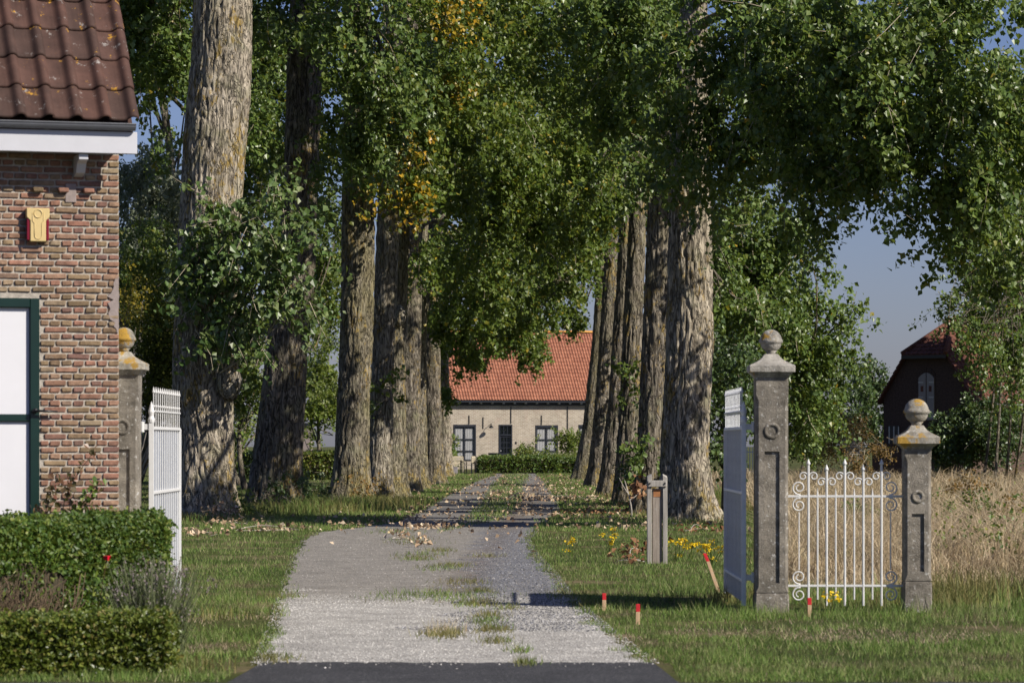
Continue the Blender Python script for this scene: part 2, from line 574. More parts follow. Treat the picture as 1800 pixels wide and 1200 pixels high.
M['tile_barn'] = tile_mat("barn_tile", (.105, .042, .028), (.16, .062, .04), lich_lo=.72)  # base colour darkened to carry the shade lying over the barn roof
M['far_brick'] = far_brick_mat()
M['navy'] = plain("blue_black_paint", (.016, .019, .027), .4, var=.1, bmp=0)
M['curtain'] = plain("white_curtain", (.78, .78, .78), .9, var=.06, scale=3)
M['barn_brick'] = plain("shaded_barn_brick", (.080, .050, .038), .95, var=.4, scale=12, bmp=.6)  # shade on the barn walls is put into this dark base colour
M['shutter'] = wood_mat("grey_brown_shutter", (.30, .26, .24), (.40, .36, .33))
M['teak'] = wood_mat("weathered_teak", (.38, .32, .22), (.56, .49, .36))
M['grey_box'] = plain("grey_planter", (.25, .23, .24), .7)
M['sign_white'] = plain("limewash", (.62, .60, .55), .9, var=.1)


def glass_mat():
    m, n, l, p, o = new_mat("window_glass")
    p.inputs['Base Color'].default_value = (.02, .025, .03, 1)
    p.inputs['Roughness'].default_value = .05
    p.inputs['Specular IOR Level'].default_value = .8
    tr = n.new("ShaderNodeBsdfTransparent")
    mx = n.new("ShaderNodeMixShader")
    mx.inputs[0].default_value = .22
    l.new(tr.outputs[0], mx.inputs[1])
    l.new(p.outputs[0], mx.inputs[2])
    l.new(mx.outputs[0], o.inputs['Surface'])
    return m


M['glass'] = glass_mat()


def grass_mat(name, green, dry, dry_lo, scale=.55, trans=.3):
    """blade colour: a random tone per blade, drier where the ground dries out"""
    m, n, l, p, o = new_mat(name)
    r = ramp(n, green)
    l.new(island_random(n, l), r.inputs[0])
    rd = ramp(n, dry)
    l.new(island_random(n, l), rd.inputs[0])
    v = world_coords(n, l)
    t = tex_noise(n, l, scale, 6, .65, v)
    t2 = tex_noise(n, l, 3.1, 4, .65, v)
    a = n.new("ShaderNodeMath")
    a.operation = 'MULTIPLY_ADD'
    a.inputs[1].default_value = .35
    l.new(t2.outputs['Fac'], a.inputs[0])
    l.new(t.outputs['Fac'], a.inputs[2])
    rm = ramp(n, [(dry_lo, 0), (dry_lo + .07, 1)])
    l.new(a.outputs[0], rm.inputs[0])
    c = mixc(n, l, rm.outputs[0], r.outputs[0], rd.outputs[0])
    t9 = tex_noise(n, l, 1.3, 5, .7, world_coords(n, l, (1, .5, 1)))
    c = mixc(n, l, 1.0, c, ramp_from(n, l, t9.outputs['Fac'], .55, 1.3), 'MULTIPLY')
    l.new(c, p.inputs['Base Color'])
    p.inputs['Roughness'].default_value = .6
    p.inputs['Specular IOR Level'].default_value = .3
    tr = n.new("ShaderNodeBsdfTranslucent")
    l.new(c, tr.inputs['Color'])
    mx = n.new("ShaderNodeMixShader")
    mx.inputs[0].default_value = trans
    l.new(p.outputs[0], mx.inputs[1])
    l.new(tr.outputs[0], mx.inputs[2])
    l.new(mx.outputs[0], o.inputs['Surface'])
    return m


GREEN = [(0, (.075, .140, .022)), (.45, (.145, .235, .044)), (.82, (.23, .29, .08)), (1, (.40, .35, .19))]
DRY = [(0, (.16, .13, .07)), (.35, (.28, .215, .125)), (.65, (.38, .305, .20)), (.8, (.15, .165, .055)), (1, (.11, .15, .04))]
STRAW = [(0, (.33, .24, .13)), (.45, (.52, .41, .25)), (.8, (.68, .57, .39)), (1, (.28, .18, .11))]
OLIVE = [(0, (.15, .15, .045)), (.6, (.26, .22, .08)), (1, (.10, .13, .03))]
M['grass'] = grass_mat("lawn_blades", GREEN, DRY, .73, .8)
M['dry_blades'] = grass_mat("dried_blades", [(0, (.24, .18, .11)), (.5, (.40, .31, .21)), (1, (.52, .42, .30))], STRAW, .9)
M['weeds'] = grass_mat("rough_grass_blades", GREEN, OLIVE, .62)
M['straw'] = grass_mat("straw_blades", OLIVE, STRAW, .50, .3)
M['stones'] = leaf_mat("pale_chippings", [(0, (.20, .19, .175)), (.5, (.38, .365, .34)), (1, (.56, .54, .51))], .9, .0, .2)
M['stones_brown'] = leaf_mat("brown_grit_stones", [(0, (.10, .09, .078)), (.5, (.21, .195, .17)), (.93, (.31, .29, .26)), (1, (.5, .48, .45))], .9, .0, .2)
M['stones_blue'] = leaf_mat("blue_grey_chippings", [(0, (.05, .052, .06)), (.5, (.115, .118, .130)), (.93, (.20, .20, .215)), (1, (.45, .45, .46))], .9, .0, .2)


# ------------------------------------------------------------------ mesh and object helpers
def mesh_from(name, V, faces, smooth=False):
    """faces: list of (n,k) integer arrays"""
    me = bpy.data.meshes.new(name)
    V = np.asarray(V, dtype=np.float32)
    faces = [np.asarray(f, dtype=np.int32) for f in faces if len(f)]
    me.vertices.add(len(V))
    me.vertices.foreach_set('co', V.ravel())
    loops = np.concatenate([f.ravel() for f in faces])
    totals = np.concatenate([np.full(len(f), f.shape[1], dtype=np.int32) for f in faces])
    starts = np.concatenate([[0], np.cumsum(totals)[:-1]]).astype(np.int32)
    me.loops.add(len(loops))
    me.loops.foreach_set('vertex_index', loops)
    me.polygons.add(len(totals))
    me.polygons.foreach_set('loop_start', starts)
    me.polygons.foreach_set('loop_total', totals)
    me.polygons.foreach_set('use_smooth', np.full(len(totals), bool(smooth)))
    me.update(calc_edges=True)
    return me


class MB:
    def __init__(self):
        self.V, self.q, self.n = [], {}, 0

    def add(self, V, faces):
        V = np.asarray(V, dtype=float)
        for f in faces:
            f = np.asarray(f, dtype=np.int64)
            if f.ndim == 1:
                f = f[None]
            self.q.setdefault(f.shape[1], []).append(f + self.n)
        self.V.append(V)
        self.n += len(V)

    def box(self, x0, x1, y0, y1, z0, z1, R=None, c=None):
        V = np.array([(x, y, z) for z in (z0, z1) for y in (y0, y1) for x in (x0, x1)], dtype=float)
        if R is not None:
            V = V @ np.array(R).T
        if c is not None:
            V = V + np.array(c)
        self.add(V, [np.array([(0, 2, 3, 1), (4, 5, 7, 6), (0, 1, 5, 4), (2, 6, 7, 3), (0, 4, 6, 2), (1, 3, 7, 5)])])

    def tube(self, pts, rad, seg=6, cap=True):
        P = np.asarray(pts, dtype=float)
        k = len(P)
        rad = np.full(k, rad) if np.isscalar(rad) else np.asarray(rad, dtype=float)
        T = np.gradient(P, axis=0)
        T /= np.linalg.norm(T, axis=1)[:, None] + 1e-12
        up = np.array([0, 0, 1.0]) if abs(T[0][2]) < .9 else np.array([0, 1.0, 0])
        V = []
        n0 = np.cross(T[0], up)
        n0 /= np.linalg.norm(n0)
        for i in range(k):
            n0 = n0 - T[i] * np.dot(n0, T[i])
            n0 /= np.linalg.norm(n0) + 1e-12
            b = np.cross(T[i], n0)
            a = np.arange(seg) * 2 * PI / seg
            V.append(P[i] + rad[i] * (np.cos(a)[:, None] * n0 + np.sin(a)[:, None] * b))
        V = np.concatenate(V)
        i, j = np.meshgrid(np.arange(k - 1), np.arange(seg), indexing='ij')
        a = i * seg + j
        b = i * seg + (j + 1) % seg
        f = np.stack([a, b, b + seg, a + seg], -1).reshape(-1, 4)
        fs = [f]
        if cap:
            fs += [np.arange(seg)[::-1], np.arange(seg) + (k - 1) * seg]
        self.add(V, fs)

    def lathe(self, prof, c, seg=24, square=False):
        """prof: (radius, z) pairs; square: four-sided profile, radius is the half width"""
        s = 4 if square else seg
        a = (np.arange(s) + (.5 if square else 0)) * 2 * PI / s
        k = math.sqrt(2) if square else 1.0
        V = np.concatenate([np.stack([r * k * np.cos(a), r * k * np.sin(a), np.full(s, z)], -1) for r, z in prof]) + np.array(c)
        n = len(prof)
        i, j = np.meshgrid(np.arange(n - 1), np.arange(s), indexing='ij')
        q = i * s + j
        w = i * s + (j + 1) % s
        self.add(V, [np.stack([q, w, w + s, q + s], -1).reshape(-1, 4), np.arange(s)[::-1], np.arange(s) + (n - 1) * s])

    def mesh(self, name, off=(0, 0, 0), smooth=False, bevel=0.0):
        V = np.concatenate(self.V) - np.asarray(off, dtype=float)
        me = mesh_from(name, V, [np.concatenate(v) for v in self.q.values()], smooth)
        if bevel:
            bm = bmesh.new()
            bm.from_mesh(me)
            bmesh.ops.bevel(bm, geom=bm.edges[:], offset=bevel, segments=1, affect='EDGES', clamp_overlap=True)
            bm.to_mesh(me)
            bm.free()
        return me


def link(name, me, mat, parent=None, loc=(0, 0, 0), rz=0.0):
    o = bpy.data.objects.new(name, me)
    if mat is not None and not me.materials:
        me.materials.append(mat)
    o.location = loc
    o.rotation_euler = (0, 0, rz)
    COL.objects.link(o)
    if parent is not None:
        o.parent = parent
    return o


def tag(o, label, cat, group=None, kind=None):
    if label:
        o['label'] = label
    if cat:
        o['category'] = cat
    if group:
        o['group'] = group
    if kind:
        o['kind'] = kind
    return o


def thing(name, label, cat, loc=(0, 0, 0), rz=0.0, group=None):
    o = bpy.data.objects.new(name, None)
    o.empty_display_size = .2
    o.location = loc
    o.rotation_euler = (0, 0, rz)
    COL.objects.link(o)
    return tag(o, label, cat, group)


def structure(o):
    o['kind'] = 'structure'
    return o


def stuff(o, label=None, cat=None):
    o['kind'] = 'stuff'
    if label:
        o['label'] = label
    if cat:
        o['category'] = cat
    return o


def unit(v):
    return v / (np.linalg.norm(v, axis=-1, keepdims=True) + 1e-12)


def rnd_dir(n):
    return unit(rng.normal(size=(n, 3)))


def leaf_geo(C, size, down=.9, nbias=(.65, -.55, .50), width=.46, fold=.12):
    """kite-shaped leaves folded along the midrib; two triangles each"""
    n = len(C)
    nn = unit(rng.normal(size=(n, 3)) + np.array(nbias))
    a = rng.normal(size=(n, 3)) * .55 + np.array([0, 0, -down])
    a = a - nn * np.sum(a * nn, 1)[:, None]
    a = unit(a)
    b = np.cross(nn, a)
    s = (size * rng.uniform(.5, 1.4, n))[:, None]
    V = np.stack([C - a * s * .5, C - a * s * .08 + b * s * width + nn * s * fold, C + a * s * .58, C - a * s * .08 - b * s * width + nn * s * fold], 1).reshape(-1, 3)
    i = np.arange(n)[:, None] * 4
    Fc = np.concatenate([i + np.array([0, 1, 2]), i + np.array([0, 2, 3])], 0)
    return V, Fc


def in_ellipsoid(n, shell=.0):
    d = rnd_dir(n)
    r = rng.uniform(0, 1, n) ** (1 / 3.0)
    r = np.maximum(r, shell * rng.uniform(0, 1, n))
    return d * r[:, None]


def blob_sprays(blob, per=28, clump=9, dens=34.0, ls=1.0):
    """sprays of leaves hanging from clustered twigs inside one part of a crown"""
    px, py, rx, ry, d, rd = blob[:6]
    k = blob[6] if len(blob) > 6 else 1.0
    s = d / F
    c = W(px, py, d)
    R = np.array([rx * s, rd, ry * s])
    area = PI * R[0] * R[2]
    n = max(10, int(dens * k * area))
    nc = max(4, n // clump)
    cl = in_ellipsoid(nc) * R * .9 + c + np.array([0, 0, .28 * ls])
    idx = rng.integers(0, nc, n)
    S = cl[idx] + rng.normal(size=(n, 3)) * np.array([.25, .25, .22]) * min(1.0, ls * 1.3)
    out = unit(S - c) * .6 + rng.normal(size=(n, 3)) * .45 + np.array([0, 0, -.75])
    D = unit(out)
    L = rng.uniform(.35, .85, n) * ls
    t = rng.uniform(0, 1, (n, per))
    Pt = S[:, None, :] + D[:, None, :] * (t * L[:, None])[:, :, None]
    Pt[:, :, 2] -= (t * L[:, None]) ** 2 * .22
    Pt += rng.normal(size=Pt.shape) * .085 * min(1.0, ls * 1.3)
    return Pt.reshape(-1, 3), S, D, L, cl, c


def twig_geo(S, D, L, frac, r=.006):
    """three-sided tapering twigs, slightly bent"""
    k = int(len(S) * frac)
    if k < 1:
        return None
    ii = rng.choice(len(S), k, replace=False)
    S, D, L = S[ii], D[ii], L[ii] * rng.uniform(.8, 1.5, k)
    p0 = S - D * .25
    p1 = S + D * (L * .5)[:, None] + rng.normal(size=(k, 3)) * .05
    p2 = S + D * L[:, None] + rng.normal(size=(k, 3)) * .06 - np.array([0, 0, .08])
    u = unit(np.cross(D, np.array([.3, .2, 1.0])))
    w = np.cross(D, u)
    V = []
    for p, rr in ((p0, r), (p1, r * .7), (p2, r * .3)):
        for a in (0, 2.094, 4.189):
            V.append(p + (u * math.cos(a) + w * math.sin(a)) * rr)
    V = np.stack(V, 1).reshape(-1, 3)
    base = np.arange(k)[:, None] * 9
    f = []
    for lv in (0, 3):
        for a in range(3):
            b = (a + 1) % 3
            f.append(base + np.array([lv + a, lv + b, lv + 3 + b, lv + 3 + a]))
    return V, np.concatenate(f, 0)


def crown_part(root, blobs, mat, size, per=28, dens=34.0, twig=.10, name='crown', clump=9, nbias=(.65, -.55, .50), down=.9, twig_mat='twig', tr=.008, ls=1.0):
    Vs, Ss, Ds, Ls = [], [], [], []
    cls = []
    for b in blobs:
        Pt, S, D, L, cl, c = blob_sprays(b, per, clump, dens, ls)
        Pt = Pt[Pt[:, 2] > .05]
        Vs.append(Pt)
        Ss.append(S); Ds.append(D); Ls.append(L)
        cls.append((c, cl))
    C = np.concatenate(Vs)
    V, Fc = leaf_geo(C, size, down, nbias)
    loc = np.array(root.location)
    o = link(name, mesh_from(name, V - loc, [Fc]), M[mat], root)
    o['kind'] = 'stuff'
    tg = twig_geo(np.concatenate(Ss), np.concatenate(Ds), np.concatenate(Ls), twig, tr)
    if tg is not None:
        t = link('twigs', mesh_from('twigs', tg[0] - loc, [tg[1]]), M[twig_mat], root)
        t['kind'] = 'stuff'
    return cls


def trunk_mesh(path, seg, dz, amp, k, root, flare=.0, seed=0.0):
    """path: list of (x, y, z, r). Furrowed bark: vertical ridges that braid, flared roots at the base"""
    P = np.array(path, dtype=float)
    z = P[:, 2]
    n = max(8, int((z.max() - z.min()) / dz))
    ztop = min(z.max(), EYE + HY * path[0][1] / F + 1.0)
    zz = np.concatenate([np.arange(z.min(), ztop, dz), np.arange(ztop, z.max() + .01, .45)])
    n = len(zz)
    o = np.argsort(z)
    X, Y, R = (np.interp(zz, z[o], P[o, i]) for i in (0, 1, 3))
    for _ in range(3):
        for A in (X, Y, R):
            A[1:-1] = .25 * A[:-2] + .5 * A[1:-1] + .25 * A[2:]
    ang = np.arange(seg) * 2 * PI / seg
    V = np.zeros((n, seg, 3))
    nz = noise.noise
    for i in range(n):
        h = zz[i] - zz[0]
        fl = math.exp(-h / .55) * flare
        for j in range(seg):
            ca, sa = math.cos(ang[j]), math.sin(ang[j])
            r = R[i]
            q = (ca * r * k + seed, sa * r * k - seed, zz[i] * k * .19)
            w = nz((ca * r * 2 + seed, sa * r * 2, zz[i] * 1.1)) * .8
            v = nz((q[0] + w, q[1] - w, q[2]))
            rid = 1 - min(1, abs(v) * 4.2)
            v2 = nz((q[0] * 1.9 + 7, q[1] * 1.9, q[2] * 2.4))
            lump = nz((ca * 1.3 + seed, sa * 1.3, zz[i] * .45)) * .07 * r
            root_l = fl * r * (.45 + .55 * max(0, math.sin(ang[j] * 5 + seed + nz((ca, sa, seed)) * 2)))
            rr = r + lump + root_l - amp * (rid ** 1.5) + amp * .45 * v2
            V[i, j] = (X[i] + ca * rr, Y[i] + sa * rr, zz[i])
    i, j = np.meshgrid(np.arange(n - 1), np.arange(seg), indexing='ij')
    a = i * seg + j
    b = i * seg + (j + 1) % seg
    f = np.stack([a, b, b + seg, a + seg], -1).reshape(-1, 4)
    return mesh_from('trunk', V.reshape(-1, 3) - np.array(root.location), [f], True)


def limb(mb, p0, p1, r0, r1, sag=.3, seg=7, n=9):
    t = np.linspace(0, 1, n)[:, None]
    p0, p1 = np.array(p0), np.array(p1)
    mid = rng.normal(size=3) * np.linalg.norm(p1 - p0) * .07
    P = p0 * (1 - t) + p1 * t + np.sin(t * PI) * (mid + np.array([0, 0, sag]))
    mb.tube(P, np.linspace(r0, r1, n), seg, False)
    return P


# ------------------------------------------------------------------ the ground, the road, the driveway
def sheet(name, V, Fc, mat):
    return structure(link(name, mesh_from(name, V, [Fc]), mat))


g = MB()
g.add([(-700, -60, 0), (700, -60, 0), (700, 1600, 0), (-700, 1600, 0)], [(0, 1, 2, 3)])
structure(link('ground', g.mesh('ground'), M['ground']))

LEFT = [(440, 1215), (445, 1190), (468, 1150), (485, 1105), (495, 1062), (508, 1020), (520, 980), (535, 950), (565, 935), (640, 926), (690, 919), (722, 908), (750, 894), (775, 878), (805, 862), (832, 848), (852, 840), (868, 836)]
RIGHT = [(1200, 1215), (1180, 1190), (1130, 1165), (1060, 1110), (1025, 1080), (990, 1045), (962, 1005), (930, 970), (920, 948), (948, 920), (975, 905), (985, 893), (980, 880), (972, 868), (962, 856), (958, 846), (952, 840), (945, 836)]
LD = np.array([GP(*p)[:2] for p in LEFT])
RD = np.array([GP(*p)[:2] for p in RIGHT])


def road_l(d):
    return np.interp(d, LD[:, 1], LD[:, 0])


def road_r(d):
    return np.interp(d, RD[:, 1], RD[:, 0])


def fb(x, y, s, o=0.0):
    return noise.noise((x * s + o, y * s - o, o))


def strip_sheet(name, d0, d1, n, mat, z, lf, rf, cols=8):
    dd = d0 * (d1 / d0) ** np.linspace(0, 1, n)
    V = []
    for d in dd:
        a = lf(d) + .10 * fb(1.7, d, 1.3) + .06 * fb(2.2, d, 4.0)
        b = rf(d) + .10 * fb(9.7, d, 1.3) + .06 * fb(8.2, d, 4.0)
        for t in np.linspace(0, 1, cols):
            V.append((a * (1 - t) + b * t, d, z))
    i, j = np.meshgrid(np.arange(n - 1), np.arange(cols - 1), indexing='ij')
    a = i * cols + j
    f = np.stack([a, a + 1, a + 1 + cols, a + cols], -1).reshape(-1, 4)
    return sheet(name, V, f, mat)


strip_sheet('driveway', 24.6, 182, 150, M['drive'], .004, road_l, road_r)
# public road in the front, with a short apron into the driveway
V, n = [], 60
xs = np.concatenate([np.linspace(-40, -3, 60), np.linspace(-2.98, 2.98, 500), np.linspace(3, 40, 60)])
for x in xs:
    t = np.clip((x - (-1.90)) / .08, 0, 1) * np.clip((1.11 - x) / .08, 0, 1)
    V.append((x, 6, .008))
    V.append((x, 22.75 + .10 * fb(x, 3, 1.1) + 2.1 * t + .09 * fb(x, 8, 5) + .05 * fb(x, 1, 17), .008))
i = np.arange(len(xs) - 1) * 2
sheet('road', V, np.stack([i, i + 2, i + 3, i + 1], -1), M['asphalt'])


# driveway median and verge masks
def median_half(d):
    return np.interp(d, [60, 66, 72, 90, 130, 175], [0, .12, .5, .62, .75, .8])


def median_c(d):
    return .5 * (road_l(d) + road_r(d)) + np.interp(d, [60, 80, 180], [.25, .08, 0])


TUFTS = [(700, 935, .5, 110), (745, 975, .4, 90), (770, 1000, .3, 60), (815, 1025, .3, 80), (725, 955, .4, 60), (850, 1095, .16, 50), (760, 1046, .3, 70), (890, 1070, .12, 40), (735, 983, .22, 90), (800, 995, .20, 70), (690, 1050, .30, 60), (800, 1049, .42, 130), (835, 1062, .25, 140), (845, 1040, .14, 60), (862, 1085, .16, 70),
         (868, 1108, .14, 90), (875, 1128, .14, 60), (782, 1116, .17, 110), (925, 1168, .10, 50), (915, 1145, .10, 40), (860, 978, .2, 40), (775, 968, .2, 60), (720, 948, .4, 60),
         (1000, 1048, .3, 90), (1030, 1062, .2, 60), (500, 1050, .2, 60), (480, 1160, .15, 60)]

FIELD = [(2.75, 37.5), (3.5, 44), (4.6, 60), (5.6, 78), (6.2, 95), (6.4, 150), (60, 175), (60, 37.5)]


def in_poly(x, y, poly):
    ins = np.zeros(len(x), bool)
    k = len(poly)
    for a in range(k):
        x1, y1 = poly[a]
        x2, y2 = poly[(a + 1) % k]
        c = ((y1 > y) != (y2 > y)) & (x < (x2 - x1) * (y - y1) / (y2 - y1 + 1e-12) + x1)
        ins ^= c
    return ins


def blades(X, Y, H, Wd, lean=.35, seg=1, z0=0.0):
    n = len(X)
    a = rng.uniform(0, 2 * PI, n)
    u = np.stack([np.cos(a), np.sin(a), np.zeros(n)], -1)
    b = rng.uniform(0, 2 * PI, n)
    lv = np.stack([np.cos(b), np.sin(b), np.zeros(n)], -1) * (H * lean * rng.uniform(.1, 1.2, n))[:, None]
    B = np.stack([X, Y, np.full(n, z0)], -1)
    up = np.array([0, 0, 1.0])
    if seg == 1:
        V = np.stack([B - u * Wd[:, None] * .5, B + u * Wd[:, None] * .5, B + lv + up * H[:, None]], 1).reshape(-1, 3)
        return V, [np.arange(n)[:, None] * 3 + np.array([0, 1, 2])]
    m = B + lv * .32 + up * (H * .6)[:, None]
    t = B + lv * 1.15 + up * (H * rng.uniform(.82, 1.0, n))[:, None]
    V = np.stack([B - u * Wd[:, None] * .5, B + u * Wd[:, None] * .5, m + u * Wd[:, None] * .4, m - u * Wd[:, None] * .4, t], 1).reshape(-1, 3)
    i = np.arange(n)[:, None] * 5
    return V, [i + np.array([0, 1, 2, 3]), i + np.array([3, 2, 4])]


def sample_d(n, d0, d1, p):
    u = rng.uniform(0, 1, n)
    q = 1 - p
    return (d0 ** q + u * (d1 ** q - d0 ** q)) ** (1 / q)


TRUNKS = []          # (x, y, r) so that no blade grows inside a trunk


def lawn():
    n = 420000
    d = sample_d(n, 22.9, 178, 1.55)
    x = rng.uniform(-1, 1, n) * (.168 * d + .6)
    l_, r_ = road_l(d), road_r(d)
    wob = np.array([fb(a, b, 2.3) for a, b in zip(x, d)]) * .22
    off = (x < l_ + wob + .02) | (x > r_ - wob - .02)
    road = (d < 24.8) & (x > -1.95) & (x < 1.14)
    med = (d > 60) & (np.abs(x - median_c(d)) < median_half(d) * .8 + wob * .9) & (wob > -.09)
    keep = ((off & ~road) | med) & ~in_poly(x, d, FIELD)
    house = (x < -3.5 + .0 * d) & (d < 32.5)
    keep &= ~house
    for tx, ty, tr in TRUNKS:
        keep &= (x - tx) ** 2 + (d - ty) ** 2 > tr * tr
    # worn, thin places
    thin = np.array([fb(a, b, .55, 3.1) for a, b in zip(x, d)])
    keep &= rng.uniform(0, 1, n) < np.clip(1.15 - np.clip(thin, 0, 1) * 2.2, .25, 1)
    x, d = x[keep], d[keep]
    near_edge = np.clip(1 - np.minimum(np.abs(x - road_l(d)), np.abs(x - road_r(d))) / .5, 0, 1)
    tuft = np.array([fb(a, b, 1.6, 5.0) for a, b in zip(x, d)])
    H = rng.uniform(.018, .062, len(x)) * (1 + 1.8 * np.clip(tuft, 0, 1)) * (1 - .2 * near_edge)
    gatez = (x > 1.6) & (d > 30.5) & (d < 39)
    H[gatez] *= 1.7
    Wd = np.maximum(.006, d * .00017) * rng.uniform(.8, 1.3, len(x))
    # worn spots where the lawn has dried to straw
    dryp = np.zeros(len(x), bool)
    wob2 = np.array([fb(a, b, 3.1, 6) for a, b in zip(x, d)]) * .55 + np.array([fb(a, b, 9.0, 2) for a, b in zip(x, d)]) * .4
    for cx, cy, rx, ry in [(1.9, 28.8, .8, .8), (3.0, 28.2, 1.0, 1.1), (4.0, 29.0, .7, .9), (2.6, 30.2, .7, .5), (-2.35, 26.6, .35, .9), (-2.5, 31.0, .5, 1.4), (.95, 27.5, .25, 1.0)]:
        dryp |= ((x - cx) / rx) ** 2 + ((d - cy) / ry) ** 2 + wob2 < .75
    hold = rng.uniform(0, 1, len(x)) < .55
    sel = dryp & hold
    V, Fc = blades(x[sel], d[sel], H[sel] * .55, Wd[sel], 1.3)
    stuff(link('dry_grass', mesh_from('dry_grass', V, Fc), M['dry_blades']), 'short straw coloured dried out grass patches in the lawn before the gate', 'grass')
    sel = ~dryp | (rng.uniform(0, 1, len(x)) < .18)
    x, d, H, Wd = x[sel], d[sel], H[sel], Wd[sel]
    k = 90000
    d2 = sample_d(k, 62, 178, 1.3)
    x2 = rng.uniform(-6, 5, k)
    wob = np.array([fb(a, b, 2.0) for a, b in zip(x2, d2)]) * .3
    ok = (x2 < road_l(d2) + wob) | (x2 > road_r(d2) - wob) | ((np.abs(x2 - median_c(d2)) < median_half(d2) * .8 + wob) & (wob > -.12) & (rng.uniform(0, 1, k) < .7))
    x2, d2 = x2[ok], d2[ok]
    x, d = np.concatenate([x, x2]), np.concatenate([d, d2])
    H = np.concatenate([H, rng.uniform(.04, .11, len(x2))])
    Wd = np.concatenate([Wd, d2 * .00020])
    V, Fc = blades(x, d, H, Wd, .7)
    stuff(link('lawn_grass', mesh_from('lawn_grass', V, Fc), M['grass']), 'short green lawn grass with dry brown patches beside the driveway', 'grass')


def driveway_weeds():
    X, Y, H = [], [], []
    for px, py, r, k in TUFTS:
        c = GP(px, py)
        X.append(c[0] + rng.normal(size=k * 3) * r * .55)
        Y.append(c[1] + rng.normal(size=k * 3) * r * 1.9)
        H.append(rng.uniform(.02, .085, k * 3))
    X, Y, H = map(np.concatenate, (X, Y, H))
    V, Fc = blades(X, Y, H, np.full(len(X), .009), .9)
    stuff(link('driveway_weeds', mesh_from('driveway_weeds', V, Fc), M['weeds']), 'thin tufts of weeds growing through the gravel driveway', 'weeds')
    # seed stalks of the pale tuft
    c = GP(782, 1116)
    n = 90
    V, Fc = blades(c[0] + rng.normal(size=n) * .11, c[1] + rng.normal(size=n) * .3, rng.uniform(.08, .2, n), np.full(n, .006), .8)
    stuff(link('seed_grass', mesh_from('seed_grass', V, Fc), M['straw']), 'dry seeding grass tuft in the pale chippings', 'grass')


def stones():
    def scatter(n, d0, d1, test, size, mat, name, label):
        d = sample_d(n, d0, d1, 1.4)
        x = rng.uniform(-3.7, 2.0, n)
        ok = test(x, d) & (x > road_l(d) - .08) & (x < road_r(d) + .12)
        x, d = x[ok], d[ok]
        k = len(x)
        s = size * rng.uniform(.5, 1.5, k)
        base = np.array([(1, 0, 0), (-1, 0, 0), (0, 1, 0), (0, -1, 0), (0, 0, .8), (0, 0, -.6)], dtype=float)
        V = base[None] * s[:, None, None] * rng.uniform(.7, 1.3, (k, 6, 1))
        a = rng.uniform(0, 2 * PI, k)
        ca, sa = np.cos(a)[:, None], np.sin(a)[:, None]
        V = np.stack([V[:, :, 0] * ca - V[:, :, 1] * sa, V[:, :, 0] * sa + V[:, :, 1] * ca, V[:, :, 2]], -1)
        V += np.stack([x, d, np.full(k, .006)], -1)[:, None, :]
        f = np.array([(0, 2, 4), (2, 1, 4), (1, 3, 4), (3, 0, 4)])
        Fc = (np.arange(k)[:, None, None] * 6 + f[None]).reshape(-1, 3)
        stuff(link(name, mesh_from(name, V.reshape(-1, 3), [Fc]), M[mat]), label, 'gravel')
    scatter(900, 23.9, 24.95, lambda x, d: d > 24.9 - np.abs(rng.normal(size=len(d))) * .35, .009, 'stones', 'spilled_gravel', 'loose pale chippings spilled onto the asphalt edge')
    scatter(36000, 24.9, 37.5, lambda x, d: np.array([fb(a, b, .9) * 2.5 for a, b in zip(x, d)]) + 36.2 > d, .0065, 'stones', 'pale_gravel', 'pale loose chippings spread over the road end of the driveway')
    scatter(34000, 34, 68, lambda x, d: x < 1.2 + 0 * d, .0065, 'stones_brown', 'brown_grit', 'brownish grit trodden into the middle of the driveway')
    scatter(56000, 29, 62, lambda x, d: x > -.62 + np.array([fb(a, b, 1.1) * .6 for a, b in zip(x, d)]) + .006 * (d - 35), .008, 'stones_blue', 'blue_gravel', 'blue grey loose chippings on one wheel track of the driveway')


